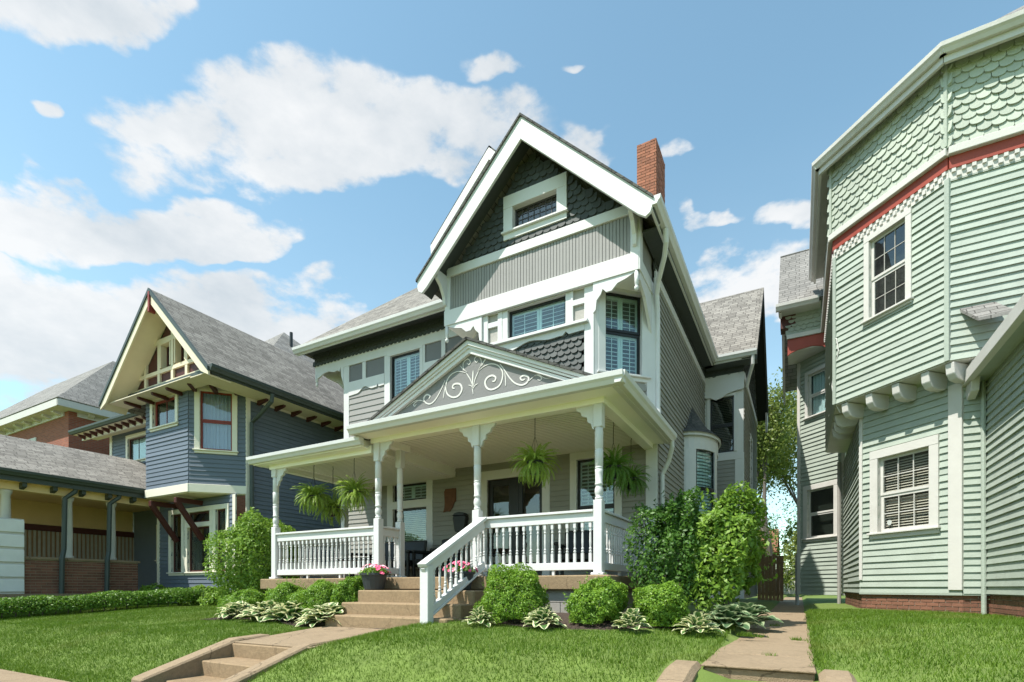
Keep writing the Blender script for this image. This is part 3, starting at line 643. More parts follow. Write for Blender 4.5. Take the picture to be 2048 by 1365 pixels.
# --- main hip roof and the gable peak behind
def slab(pts, th, m, name='roof', mm=None):
    P = [Vector(p) for p in pts]; n = (P[1]-P[0]).cross(P[2]-P[0]).normalized()
    if n.z < 0: n = -n
    return MB().prism(P, -n*th).build(name, m, H if mm is None else mm)
ex = 4.5; HZ = 7.98; PT = .93
slab([(-11.85, 9.42, HZ), (-4.9, 9.42, HZ), (-4.9, 9.42+ex, HZ+ex*PT), (-11.85+ex, 9.42+ex, HZ+ex*PT)], .08, 'roof')
slab([(-11.85, 9.42, HZ), (-11.85+ex, 9.42+ex, HZ+ex*PT), (-11.85+ex, 18, HZ+ex*PT), (-11.85, 22.5, HZ)], .08, 'roof')
GX, GA = -6.42, 12.03; gy = 10.55
for sx in (-1, 1):
    e = (GX+sx*1.72, GA-1.72*1.04)
    slab([(GX, gy, GA), (GX, 16, GA), (e[0], 16, e[1]), (e[0], gy, e[1])], .09, 'roof_dark')
    pr = [Vector((GX, gy-.01, GA-.05)), Vector((e[0], gy-.01, e[1]-.05)), Vector((e[0]-sx*.02, gy-.01, e[1]-.27)), Vector((GX, gy-.01, GA-.34))]
    MB().prism(pr, (0, .06, 0)).build('rake_board', 'white', H, bevel=.004)
MB().prism([(GX-.95, 10.9, 8.6), (GX+.95, 10.9, 8.6), (GX+.95, 10.9, 10.9), (GX, 10.9, 11.85), (GX-.95, 10.9, 10.9)], (0, .1, 0)).build('gable_wall', 'charcoal', H)
# --- front gable
g = front(YG); XC = -4.43; GZ = 10.19; GP = .98; YR = 8.38; HWD = 2.39
gh = (-4.82, -3.90, 8.45, 8.90)
zr = lambda x: GZ-.42-GP*abs(x-XC)
tri = [(XC-(9.77-8.1)/GP, 8.1), (XC+(9.77-8.1)/GP, 8.1), (XC, 9.77)]
shingles(H, g, tri, [gh], 'charcoal', .150, .118, 'round', .034)
backing(H, g, [(-6.38, 6.98), (-2.40, 6.98), (-2.40, 8.1), (-6.38, 8.1)], [], 'bead')
window(H, g, -4.82, -3.90, 8.45, 8.90, cw=.20, split=None, inside_=None, mun=(7, 4), lead='lead', proud=.05, sm='lead', head=.04, glass='glass_dark', fw=.03, reveal=.08)
t = MB(); t.box(g, -6.42, -2.38, 6.98, 7.29, 0, .06); t.build('belt_board', 'white', H, bevel=.006)
t = MB(); t.box(g, -6.36, -2.44, 7.97, 8.15, 0, .055); t.build('beam', 'white', H, bevel=.006)
for a_, b_ in ((-6.41, -6.28), (-2.53, -2.39)): MB().box(g, a_, b_, 7.29, 7.97, 0, .05).build('corner_board', 'white', H, bevel=.005)
bb = MB().prism([(0, 0, 0), (.052, 0, 0), (.052, 0, 1), (0, 0, 1)], (0, -.018, 0)).mesh('beadboard', 'bead'); gw = [o for o in H.children if o.name.startswith('wall')][-1]
x = -6.28
while x < -2.56: piece(H, 'beadboard', gw, bb, g.mat()@Matrix.Translation((x, 0, 7.29))@Matrix.Diagonal((1, random.uniform(.8, 1.1), .68, 1))); x += .0625
for sx in (-1, 1):
    ex_ = XC+sx*HWD; ez = GZ-GP*HWD
    slab([(XC, YR+.03, GZ+.012), (XC, 18, GZ+.012), (ex_, 18, ez+.012), (ex_, YR+.03, ez+.012)], .14, 'roof')
    # rake board with a rounded foot
    q = [(XC, GZ-.04), (ex_-sx*.02, ez-.04+.02*GP), (ex_-sx*.02, ez-.17), (ex_-sx*.05, ez-.25), (ex_-sx*.13, ez-.30), (XC+sx*(HWD-.25), GZ-.46-GP*(HWD-.25)), (XC, GZ-.46)]
    MB().poly(Fr(0, YR, 0), q, -.055, .0).build('rake_board', 'white', H, bevel=.005)
    q = [(XC, GZ-.005), (ex_, ez-.005), (ex_, ez-.05), (XC, GZ-.052)]
    MB().poly(Fr(0, YR-.03, 0), q, -.05, .0).build('drip_edge', 'roof_dark', H)
    slab([(XC, YR+.06, GZ-.16), (XC, YG+.02, GZ-.16), (ex_, YG+.02, ez-.16), (ex_, YR+.06, ez-.16)], .03, 'charcoal', 'soffit')
    # sawn bracket carrying the rake
    bx = XC+sx*1.99+(0 if sx < 0 else -.04)
    MB().prism([(bx, YG, 7.35), (bx, YG-.10, 7.40), (bx, YG-.13, 7.55), (bx, YG-.24, 7.72), (bx, YG-.36, 7.80), (bx, YG-.38, 7.98), (bx, YG, 8.0)], (.07, 0, 0)).build('sawn_bracket', 'white', H, bevel=.004)
MB().cube(-6.38, -2.40, YG+.01, 9.95, 6.985, 7.01).build('soffit', 'ceiling', H)
gs = right(-2.40); backing(H, gs, [(YG, 6.98), (10.1, 6.98), (10.1, 7.75), (YG, 8.1)], [], 'bead')
t = MB(); t.box(gs, YG-.05, YG+.12, 6.98, 8.0, 0, .04); t.box(gs, 10.0, 10.12, 6.98, 7.7, 0, .04); t.box(gs, YG+.12, 10.0, 6.98, 7.2, 0, .04); t.build('corner_board', 'white', H, bevel=.004)
# sawn brackets under the overhang of the gable
for x0, x1 in ((-3.20, -2.40), (-5.52, -6.40)):
    L_ = x1-x0; pts = [(0, 6.98), (0, 6.45), (.06, 6.50), (.08, 6.66), (.17, 6.74), (.22, 6.83), (.30, 6.76), (.42, 6.76), (.55, 6.86), (.75, 6.90), (.95, 6.97), (1.0, 6.985)]
    MB().poly(g, [(x0+L_*a, b_) for a, b_ in pts], .0, .04).build('sawn_bracket', 'white', H)
    MB().lathe([(.005, 6.64), (.035, 6.67), (.04, 6.71), (.018, 6.74), (.036, 6.76), (.036, 6.98)], (x1+(.03 if L_ < 0 else -.03), YG-.02, 0), 10).build('pendant', 'white', H, smooth=True)
MB().prism([(-2.43, YG+.02, 6.98), (-2.43, YG+.02, 6.84), (-2.43, 9.2, 6.72), (-2.43, 9.5, 6.45), (-2.43, 9.66, 6.25), (-2.43, 9.7, 6.98)], (.05, 0, 0)).build('sawn_bracket', 'white', H)
# --- second-floor bay
bf = front(YG+.05)
backing(H, bf, [(-5.5, 4.6), (-3.2, 4.6), (-3.2, 7.0), (-5.5, 7.0)], [(-4.96, -3.75, 6.40, 6.97)], 'panel_light')
window(H, bf, -4.96, -3.75, 6.40, 6.97, cw=.12, split=None, sill=False)
t = MB(); t.box(bf, -5.52, -5.40, 4.6, 7.0, 0, .05); t.box(bf, -3.38, -3.20, 4.6, 7.0, 0, .05); t.box(bf, -5.40, -5.08, 6.72, 6.82, 0, .045); t.box(bf, -3.63, -3.38, 6.70, 6.80, 0, .045); t.box(bf, -5.18, -5.08, 6.36, 7.0, 0, .044); t.box(bf, -3.64, -3.60, 6.36, 7.0, 0, .044)
t.box(bf, -5.4, -3.38, 7.02, 7.05, 0, .043); t.build('panel_frame', 'white', H, bevel=.004)
MB().box(bf, -5.5, -3.30, 6.33, 6.385, 0, .12).build('sill', 'white', H, bevel=.006)
MB().poly(bf, wavy(-5.4, -3.38, 6.33, 6.14, 6.22, .07), 0, .055).build('scroll_cut_board', 'white', H)
shingles(H, bf, [(-5.40, 4.7), (-3.38, 4.7), (-3.38, 6.24), (-5.40, 6.24)], [], 'charcoal', .135, .108, 'round', .036)
for o_, dg in (((-3.2, YG+.05), 45), ((-6.34, YG+.05+.84), -45)):
    cf = Fr(*o_, dg); Lc = 1.188
    backing(H, cf, [(0, 4.5), (Lc, 4.5), (Lc, 7.0), (0, 7.0)], [(.20, .93, 5.46, 6.93)], 'white')
    window(H, cf, .20, .93, 5.46, 6.93, cw=.14, split=.53, sill=True)
    if dg == 45:
        z = 4.6
        bw = backing(H, Fr(o_[0]+.003, o_[1]-.003, 45), [(.06, 4.6), (1.0, 4.6), (1.0, 5.36), (.06, 5.36)], [], 'taupe')
        while z < 5.3: piece(H, 'clapboard', bw, board_mesh('taupe'), cf.mat()@Matrix.Translation((.06, 0, z))@Matrix.Diagonal((.96, .026, .125, 1))); z += .12
    MB().box(cf, 1.03, Lc+.02, 4.45, 7.0, 0, .03).build('corner_board', 'white', H, bevel=.004); MB().box(cf, -.02, .10, 4.5, 7.0, 0, .03).build('corner_board', 'white', H, bevel=.004)
# --- right side wall
rw = right(XR)
siding(H, rw, [(10.0, 1.5), (15.59, 1.5), (15.59, 7.32), (9.72, 7.32), (9.72, 4.45), (10.0, 4.45)], [], 'taupe', .112)
MB().box(rw, 9.74, 15.58, 7.31, 7.48, 0, .04).build('trim_board', 'white', H, bevel=.004)
MB().box(rw, 9.70, 9.84, 4.5, 7.31, 0, .035).build('corner_board', 'white', H, bevel=.004)
shingles(H, rw, [(9.74, 7.48), (15.58, 7.48), (15.58, 7.72), (9.74, 7.72)], [], 'charcoal', .13, .10, 'round', .03)
MB().cube(XR, -2.06, 8.9, 15.3, 7.66, 7.69).build('soffit', 'charcoal', H)
MB().cube(-2.10, -2.065, YR+.02, 15.10, 7.64, 7.84).build('fascia', 'white', H)
gutter(H, (-2.065, YR+.0, 7.70), (-2.065, 15.08, 7.70), s=.14)
pipe(H, [(-2.0, 9.05, 7.70), (-2.0, 9.10, 7.50), (-2.06, 9.25, 7.36), (-2.24, 9.55, 7.12), (-2.29, 9.66, 6.95), (-2.29, 9.72, 6.7), (-2.29, 9.75, 4.75)], .045, 'white')
# --- round corner window on the side wall
ry, rx, cy = 1.0, .62, 13.49
def ell(a, k=1.0): return Vector((XR+rx*k*math.cos(a), cy+ry*k*math.sin(a), 0))
def arc(m, a0, a1, z0, z1, k, name, par, n=6):
    q = MB()
    for i in range(n):
        a, b_ = a0+(a1-a0)*i/n, a0+(a1-a0)*(i+1)/n; p, r_ = ell(a, k), ell(b_, k); p2, r2 = ell(a, k-.05), ell(b_, k-.05); u_ = Vector((0, 0, 1))
        q.prism([p+u_*z0, r_+u_*z0, r2+u_*z0, p2+u_*z0], (0, 0, z1-z0))
    return q.build(name, m, par)
rb = arc('white', -PI/2, PI/2, 4.80, 5.16, 1.0, 'round_bay', H, 16)
arc('white', -PI/2, PI/2, 1.3, 3.05, 1.0, 'bay_base', rb, 16)
for a0, a1 in ((-PI/2, -1.12), (-.30, -.10), (.6, .8), (1.3, PI/2)): arc('white', a0, a1, 3.05, 4.80, 1.0, 'pilaster', rb, 4)
for a0, a1 in ((-1.12, -.30), (-.10, .6), (.8, 1.3)):
    arc('glass', a0, a1, 3.05, 4.80, .93, 'pane', rb); arc('black', a0, a1, 3.86, 3.94, .97, 'sash', rb); arc('black', a0, a0+.035, 3.05, 4.8, .96, 'sash', rb, 1); arc('black', a1-.035, a1, 3.05, 4.8, .96, 'sash', rb, 1)
    for k in range(22): arc('shutter', a0, a1, 3.08+k*.078, 3.13+k*.078, .84, 'blind', rb, 3) if k % 22 < 22 and a0 < 0 else None
arc('interior', -PI/2, PI/2, 1.3, 5.0, .70, 'room', rb, 10)
q = MB(); apex = Vector((XR+.01, cy, 6.08)); nseg = 18
for i in range(nseg):
    a, b_ = -PI/2+PI*i/nseg, -PI/2+PI*(i+1)/nseg; p, r_ = ell(a, 1.16), ell(b_, 1.16); m1, m2 = ell(a, .62), ell(b_, .62)
    p.z = r_.z = 5.16; m1.z = m2.z = 5.47; q.face([p, r_, m2, m1]); q.face([m1, m2, apex])
q.build('cone_roof', 'roof_dark', rb, recalc=False)
arc('white', -PI/2, PI/2, 5.10, 5.18, 1.10, 'cornice', rb, 16)
# --- side wing
YW = 15.59; XW = -1.35; wf = front(YW); ww = right(XW)
backing(H, wf, [(XR, 1.3), (XW, 1.3), (XW, 7.5), (XR, 7.5)], [(-2.21, -1.59, 5.36, 6.90)], 'white')
window(H, wf, -2.21, -1.59, 5.36, 6.90, cw=.08, split=.5, inside_='blind', glass='glass_dark', sill=False)
sw = backing(H, Fr(0, YW-.004, 0), [(-2.07, 3.9), (-1.55, 3.9), (-1.55, 5.12), (-2.07, 5.12)], [], 'taupe'); z = 3.9
while z < 5.1: piece(H, 'clapboard', sw, board_mesh('taupe'), Fr(0, YW-.004, 0).mat()@Matrix.Translation((-2.07, 0, z))@Matrix.Diagonal((.52, .022, .115, 1))); z += .112
t = MB(); t.box(wf, XR, XW+.02, 5.13, 5.30, 0, .04); t.box(wf, -1.56, XW+.02, 1.3, 5.13, 0, .035); t.box(wf, XR, -2.07, 1.3, 5.13, 0, .035); t.box(wf, -2.07, -1.56, 3.75, 3.9, 0, .034); t.build('panel_frame', 'white', H, bevel=.004)
MB().box(wf, XR, XW+.02, 7.05, 7.5, 0, .05).build('frieze_board', 'white', H, bevel=.004)
MB().poly(Fr(0, YW-.05, 0), [(XR, 7.1), (XR, 6.92), (-2.2, 6.90), (-2.05, 6.82), (-1.9, 6.86), (-1.75, 6.95), (-1.55, 7.0), (-1.36, 7.02), (-1.36, 7.1)], 0, .04).build('sawn_bracket', 'white', H)
shingles(H, Fr(0, YW-.02, 0), [(XR, 7.5), (XW, 7.5), (XW, 7.78), (XR, 7.78)], [], 'charcoal', .13, .10, 'round', .03)
siding(H, ww, [(YW, 1.3), (20.5, 1.3), (20.5, 7.32), (YW, 7.32)], [(17.6, 18.2, 4.2, 6.2)], 'taupe', .112)
window(H, ww, 17.6, 18.2, 4.2, 6.2, cw=.12, split=.5)
MB().box(ww, YW, 20.5, 7.30, 7.48, 0, .04).build('trim_board', 'white', H)
shingles(H, ww, [(YW, 7.48), (20.5, 7.48), (18.05, 10.6)], [], 'charcoal', .14, .12, 'round', .03)
for sy in (-1, 1):
    e = 18.05+sy*2.98; ze = 10.95-2.98*1.055
    slab([(-5, 18.05, 10.95), (-.98, 18.05, 10.95), (-.98, e, ze), (-5, e, ze)], .10, 'roof')
    MB().prism([(-.98, 18.05, 10.92), (-.98, e, ze-.03), (-.98, e, ze-.22), (-.98, 18.05, 10.68)], (-.05, 0, 0)).build('rake_board', 'charcoal', H)
    slab([(XW, 18.05, 10.78), (-1.02, 18.05, 10.78), (-1.02, e, ze-.14), (XW, e, ze-.14)], .02, 'black', 'soffit')
MB().prism([(-1.0, 20.4, 7.75), (-1.0, 20.9, 7.75), (-1.0, 20.95, 7.45), (-1.0, 20.7, 7.3), (-1.0, 20.5, 7.1), (-1.0, 20.4, 7.05)], (-.06, 0, 0)).build('sawn_bracket', 'white', H)
gutter(H, (-2.02, 15.10, 7.70), (-.98, 15.10, 7.70), s=.14)
MB().cube(-2.05, -.99, 15.09, 15.13, 7.66, 7.82).build('fascia', 'white', H); MB().cube(-2.3, -1.0, 15.13, YW, 7.66, 7.69).build('soffit', 'charcoal', H)
pipe(H, [(-1.08, 15.06, 7.70), (-1.08, 15.10, 7.5), (-1.22, 15.5, 7.25), (-1.27, 15.66, 7.1)], .045, 'white')
# --- chimney
cx0, cx1, cy0, cy1, cz1 = -3.30, -2.86, 12.0, 12.86, 11.82
ch = MB().cube(cx0+.006, cx1-.006, cy0+.006, cy1-.006, 7.5, cz1-.01).build('chimney', 'mortar', H)
bricks(H, ch, Fr(0, cy0+.006, 0), cx0, cx1, 9.3, cz1, 'brick'); bricks(H, ch, Fr(cx1-.006, 0, 90), cy0, cy1, 9.3, cz1, 'brick', off=1)
MB().cube(cx0+.05, cx1-.05, cy0+.05, cy1-.05, cz1-.02, cz1+.03).build('chimney_cap', 'mortar', H)

# --- porch
po = MB().cube(-9.75, -2.30, 6.95, 10.0, 1.57, SLAB).build('porch_slab', 'concrete_side', H, bevel=.015)
fo = MB().cube(-9.62, -2.42, 7.05, 10.0, .8, 1.57).build('foundation', 'foundation', H)
FBM = MB().prism([(0, 0, 0), (.385, 0, 0), (.385, 0, .185), (0, 0, .185)], (0, -.012, 0)).mesh('foundation_block', 'foundation')
for r_ in range(3):
    x = -4.05-(.2 if r_ % 2 else 0)
    while x < -2.5: piece(H, 'foundation_block', fo, FBM, Fr(0, 7.05, 0).mat()@Matrix.Translation((x, 0, 1.0+r_*.195))); x += .397
MB().cube(-7.0, -2.1, 6.72, 10.0, 4.36, 4.39).build('porch_ceiling', 'ceiling', H); MB().cube(-10.0, -7.0, 6.95, 10.0, 4.16, 4.19).build('porch_ceiling', 'ceiling', H)
MB().cube(-7.02, -6.98, 6.95, 10.0, 4.165, 4.40).build('porch_ceiling', 'ceiling', H)
q = MB(); y = 7.34
while y < 9.98: q.cube(-6.9, -2.6, y, y+.004, 4.352, 4.361); q.cube(-9.4, -7.1, y, y+.004, 4.152, 4.161); y += .085
q.build('board_joints', 'white_old', H)
t = MB(); t.cube(-6.86, -2.43, 7.12, 7.28, 4.23, 4.40); t.cube(-2.60, -2.43, 7.28, 10.0, 4.232, 4.40); t.cube(-6.82, -6.66, 7.28, 8.0, 4.235, 4.40); t.build('porch_beam', 'ceiling', H, bevel=.004)
t = MB(); t.cube(-9.70, -6.86, 7.13, 7.27, 4.06, 4.2); t.cube(-9.68, -9.52, 7.27, 10.0, 4.062, 4.2); t.build('porch_beam', 'ceiling', H, bevel=.004)
t = MB(); t.cube(-6.92, -2.12, 6.76, 7.12, 4.31, 4.33); t.cube(-2.43, -2.12, 7.12, 10.0, 4.311, 4.331); t.build('soffit', 'ceiling', H)
MB().cube(-9.95, -6.9, 6.94, 7.13, 4.14, 4.16).build('soffit', 'ceiling', H)
gutter(H, (-6.98, 6.80, 4.30), (-2.02, 6.80, 4.30), s=.15); gutter(H, (-2.14, 6.68, 4.298), (-2.14, 9.98, 4.298), s=.15)
gutter(H, (-10.03, 6.96, 4.16), (-6.86, 6.96, 4.16), s=.135)
MB().prism([(-6.97, 6.80, 4.30), (-6.97, 6.80, 4.45), (-6.97, 7.3, 4.45), (-6.97, 7.3, 4.36)], (.04, 0, 0)).build('fascia', 'white', H)
MB().cube(-2.20, -2.13, 6.8, 10.0, 4.29, 4.45).build('fascia', 'white', H)
slab([(-6.98, 6.76, 4.455), (-2.08, 6.76, 4.455), (-2.40, 9.98, 5.02), (-6.98, 9.98, 5.02)], .03, 'roof', 'porch_roof'); slab([(-2.08, 6.76, 4.455), (-2.08, 9.98, 4.455), (-2.40, 9.98, 5.02)], .02, 'white', 'roof_flashing')
slab([(-10.03, 6.93, 4.30), (-6.98, 6.93, 4.30), (-6.98, 9.98, 4.85), (-10.03, 9.98, 4.85)], .03, 'roof', 'porch_roof')
pipe(H, [(-2.08, 9.9, 4.36), (-2.07, 9.93, 4.22), (-2.16, 10.05, 3.98), (-2.29, 10.10, 3.75), (-2.29, 10.10, 1.3)], .042, 'white')
pipe(H, [(-2.29, 9.75, 4.9), (-2.27, 9.75, 4.66), (-2.2, 9.8, 4.52), (-2.12, 9.86, 4.44)], .05, 'white')
# turned posts
def post(x, y, ztop, brk=(), back=False):
    b_ = MB(); s_ = .066; b_.cube(x-s_, x+s_, y-s_, y+s_, SLAB, 2.86)
    b_.cube(x-s_-.03, x+s_+.03, y-s_-.03, y+s_+.03, SLAB, SLAB+.04)
    o = b_.build('porch_post', 'white', H, bevel=.008); MB().cube(x-s_, x+s_, y-s_, y+s_, 3.90, ztop).build('post_head', 'white', o, bevel=.008)
    pf = [(.05, 2.86), (.058, 2.88), (.058, 2.90), (.044, 2.91), (.055, 2.94), (.063, 2.98), (.058, 3.03), (.045, 3.06), (.046, 3.07), (.059, 3.08), (.059, 3.10), (.051, 3.11), (.056, 3.25), (.058, 3.30), (.052, 3.305), (.052, 3.31), (.058, 3.315), (.058, 3.335), (.052, 3.34), (.052, 3.345), (.058, 3.35), (.060, 3.52), (.060, 3.58), (.055, 3.585), (.055, 3.595), (.06, 3.60), (.060, 3.80), (.062, 3.84), (.055, 3.86), (.060, 3.90)]
    MB().lathe(pf, (x, y, 0), 16).build('shaft', 'white', o, smooth=True)
    for dx in brk:
        pts = [(s_, ztop), (s_, ztop-.36), (s_+.03, ztop-.34), (s_+.05, ztop-.27), (s_+.10, ztop-.24), (s_+.11, ztop-.17), (s_+.19, ztop-.14), (s_+.21, ztop-.08), (s_+.26, ztop-.06), (s_+.29, ztop)]
        MB().poly(Fr(0, y, 0), [(x+dx*a, z) for a, z in pts], -.025, .025).build('bracket', 'white', o)
    return o
PX = {'a': -9.58, 'b': -6.74, 'c': -4.60, 'd': -2.53}
post(PX['a'], 7.2, 4.07, (1,)); post(PX['b'], 7.2, 4.24, (1,)); post(-6.74, 7.79, 4.24); post(PX['c'], 7.2, 4.24, (-1, 1)); post(PX['d'], 7.2, 4.24, (-1,))
MB().cube(-9.60, -9.48, 8.98, 9.1, SLAB, 4.07).build('porch_post', 'white', H, bevel=.006)
BAL = MB(); BAL.prism([(-.02, -.02, 0), (.02, -.02, 0), (.02, .02, 0), (-.02, .02, 0)], (0, 0, .14)); BAL.prism([(-.02, -.02, .52), (.02, -.02, .52), (.02, .02, .52), (-.02, .02, .52)], (0, 0, .08))
BAL.lathe([(.013, .14), (.023, .16), (.023, .175), (.012, .185), (.021, .20), (.021, .215), (.013, .225), (.018, .30), (.016, .42), (.012, .455), (.02, .465), (.02, .48), (.012, .49), (.018, .50), (.016, .52)], (0, 0, 0), 8)
BALM = BAL.mesh('baluster', 'white')
def railing(p, q, n, zt=2.73, zb=1.86):
    p, q = Vector((*p, 0)), Vector((*q, 0)); m = MB(); Z = lambda v, z: (v.x, v.y, z)
    m.beam(Z(p, zt-.018), Z(q, zt-.018), .13, .036); m.beam(Z(p, zt-.105), Z(q, zt-.105), .06, .138); m.beam(Z(p, zb+.055), Z(q, zb+.055), .07, .11)
    o = m.build('railing', 'white', H, bevel=.004)
    for k in range(n):
        c = p.lerp(q, (k+.5)/n); s_ = (zt-.174-zb-.11)/.60
        link('baluster', BALM, o, 0, Matrix.Translation((c.x, c.y, zb+.11))@Matrix.Diagonal((1, 1, s_, 1)))
    for k in (1/3, 2/3):
        c = p.lerp(q, k); MB().cube(c.x-.02, c.x+.02, c.y-.02, c.y+.02, SLAB, zb+.01).build('block', 'white', o)
railing((-9.51, 7.2), (-6.81, 7.2), 23); railing((-4.53, 7.2), (-2.60, 7.2), 16); railing((-2.53, 7.27), (-2.53, 9.97), 23); railing((-9.58, 7.27), (-9.58, 8.98), 14); railing((-6.74, 7.27), (-6.74, 7.72), 3)
# pediment over the porch entrance, with painted scrollwork
PC, PB, PA, PHW = -4.545, 4.47, 5.46, 2.06; pf_ = Fr(0, 6.90, 0); ps = (PA-PB)/PHW
MB().poly(pf_, [(PC-PHW+.2, PB), (PC+PHW-.2, PB), (PC, PA-.12)], -.06, -.02).build('tympanum', 'tympanum', H); ty = [o for o in H.children if o.name.startswith('tympanum')][0]
MB().box(pf_, PC-PHW+.1, PC+PHW-.1, PB-.03, PB+.035, -.05, .0).build('base_moulding', 'tympanum', H)
for sx in (-1, 1):
    for k, (d0, d1, n0, n1) in enumerate(((.0, .06, -.05, .085), (.06, .10, -.05, .06), (.10, .165, -.05, .035))):
        MB().poly(pf_, [(PC, PA-d0*1.1), (PC+sx*PHW, PB-d0*1.1+.02), (PC+sx*PHW, PB-d1*1.1+.02) if d1 < .01 else (PC+sx*(PHW-(d1*1.1-.02)/ps*.9), PB+.005), (PC, PA-d1*1.1)], n0, n1).build('rake_moulding', 'white', H)
    slab([(PC, 6.78, PA+.045), (PC, 8.9, PA+.045), (PC+sx*(PHW+.07), 8.9, PB+.015), (PC+sx*(PHW+.07), 6.78, PB+.015)], .035, 'roof_dark', 'porch_roof')
def scroll(pts, w0, w1):
    P = [onY(680+a/3.657, 660+b_/3.657, 6.92) for a, b_ in pts]; out = []
    for i in range(len(P)-1):
        p0, p1, p2, p3 = P[max(i-1, 0)], P[i], P[i+1], P[min(i+2, len(P)-1)]
        for k in range(4):
            t_ = k/4; out.append(.5*((2*p1)+(p2-p0)*t_+(2*p0-5*p1+4*p2-p3)*t_*t_+(3*p1-p0-3*p2+p3)*t_**3))
    out.append(P[-1]); q = MB(); n = len(out); L_, R_ = [], []
    for i, p in enumerate(out):
        d_ = (out[min(i+1, n-1)]-out[max(i-1, 0)]); d_.y = 0; d_.normalize(); nr = Vector((-d_.z, 0, d_.x)); s_ = i/(n-1); w = (w0+(w1-w0)*s_)*(.35+.65*math.sin(PI*min(1, s_*1.0))**.5)
        L_.append(p+nr*w); R_.append(p-nr*w)
    for i in range(n-1): q.prism([L_[i], L_[i+1], R_[i+1], R_[i]], (0, -.007, 0))
    q.build('scrollwork', 'scroll', ty, recalc=True)
for pts, a, b_ in (([(840, 430), (825, 425), (830, 405), (850, 395), (880, 400), (893, 435), (870, 480), (830, 495), (790, 475), (775, 430), (785, 370), (820, 325), (870, 305), (925, 318)], .03, .012),
        ([(770, 370), (740, 440), (700, 510), (660, 543), (622, 530), (615, 500), (635, 475), (660, 485), (652, 505)], .014, .022), ([(625, 535), (590, 515), (555, 530), (540, 550), (548, 560), (560, 545)], .008, .012), ([(600, 522), (560, 518), (520, 540), (485, 572)], .01, .006), ([(775, 400), (765, 450), (757, 502)], .01, .012),
        ([(975, 470), (970, 420), (972, 360), (975, 300)], .012, .022), ([(940, 405), (962, 412), (973, 432)], .01, .012), ([(1010, 395), (988, 408), (976, 430)], .01, .012), ([(925, 318), (955, 365), (972, 415)], .014, .01), ([(1015, 303), (990, 360), (976, 415)], .014, .01),
        ([(930, 310), (905, 285), (905, 240), (935, 215), (955, 235), (945, 255), (930, 245)], .008, .012), ([(1010, 300), (1035, 250), (1025, 205), (1000, 195), (985, 220), (1000, 240), (1010, 225)], .008, .012), ([(880, 265), (912, 300)], .008, .012), ([(1067, 212), (1050, 240), (1034, 268)], .02, .008),
        ([(1015, 300), (1060, 265), (1110, 250), (1160, 265), (1190, 310), (1185, 370), (1160, 415), (1110, 438), (1075, 425), (1062, 385), (1080, 350), (1115, 335), (1140, 350), (1132, 375), (1115, 378)], .012, .03),
        ([(1170, 250), (1200, 290), (1240, 350), (1280, 390), (1330, 405), (1370, 385), (1380, 350), (1350, 335), (1320, 350), (1333, 370), (1355, 360)], .016, .024), ([(1205, 310), (1212, 360), (1212, 412)], .01, .012), ([(1372, 385), (1410, 350), (1440, 332), (1475, 350), (1465, 370), (1445, 365)], .01, .012), ([(1410, 350), (1450, 328), (1500, 355), (1550, 350)], .01, .006)):
    scroll(pts, a*.62, b_*.62)
# steps up to the porch
ps_ = thing('porch_steps', 'worn tan concrete steps rising to the white porch', 'steps', (-5.3, 6.2, 1.0))
for y0, z1 in ((5.75, 1.18), (6.08, 1.365), (6.44, 1.56)): MB().cube(-6.50-(.0 if z1 < 1.5 else 0), -4.17, y0, 6.95 if z1 > 1.5 else y0+.40, .85, z1).build('step', 'concrete_side', ps_, bevel=.018)
sr = thing('stair_railing', 'white sloping stair handrail with turned balusters', 'railing', (-4.45, 5.7, 1.0))
MB().prism([(-4.52, 5.62, .9), (-4.38, 5.62, .9), (-4.38, 5.75, .9), (-4.52, 5.75, .9)], (0, 0, 1.0)).build('newel_post', 'white', sr, bevel=.006)
A, B_ = Vector((-4.45, 5.58, 1.90)), Vector((-4.45, 7.13, 2.71)); m = MB(); m.beam(A, B_, .15, .05); m.beam(A+Vector((0, .04, -.09)), B_+Vector((0, 0, -.115)), .06, .11); m.build('handrail', 'white', sr, bevel=.005)
lo = MB(); C0, C1 = Vector((-4.45, 5.75, 1.29)), Vector((-4.45, 7.13, 1.98)); lo.beam(C0, C1, .07, .09); lo.beam(C0+Vector((0, .02, -.06)), C1+Vector((0, 0, -.06)), .11, .03); lo.build('lower_rail', 'white', sr, bevel=.004)
for k in range(10):
    c = C0.lerp(C1, (k+.7)/10.2); link('baluster', BALM, sr, 0, Matrix.Translation(c+Vector((0, 0, .0)))@Matrix.Diagonal((1, 1, .98, 1)))

# ================================================================== THE GREEN HOUSE (right)
G = thing('green_house', 'mint green clapboard house with canted upper storey and red dentil band', 'house', (3, 13, 1.15))
def left(X): return Fr(X, 0, -90)          # u = -Y
S2 = math.sqrt(2)
# first floor
siding(G, left(1.05), [(-16.55, 1.5), (-12.30, 1.5), (-12.30, 5.0), (-16.55, 5.0)], [], 'mint', .118)
c1 = Fr(1.05, 12.30, -45); L1 = 1.28*S2; wh = (.385, 1.315, 2.64, 4.04)
siding(G, c1, [(0, 1.5), (L1, 1.5), (L1, 5.12), (0, 5.12)], [wh], 'mint', .118)
window(G, c1, *wh, cw=.155, cm='white_old', sm='white_old', split=.5, inside_='blind', mun=(3, 2), munlow=(3, 2), reveal=.04, proud=.06, fw=.05, room='interior_warm', glass='glass_clear')
t = MB().box(c1, 0, .065, 1.75, 5.0, 0, .052).build('corner_board', 'white_old', G, bevel=.004); MB().box(c1, 1.62, L1+.02, 1.56, 4.95, 0, .058).build('corner_board', 'white_old', G, bevel=.006)
f2 = front(11.02); siding(G, f2, [(2.33, 1.5), (2.63, 1.5), (2.63, 5.12), (2.33, 5.12)], [], 'mint', .118)
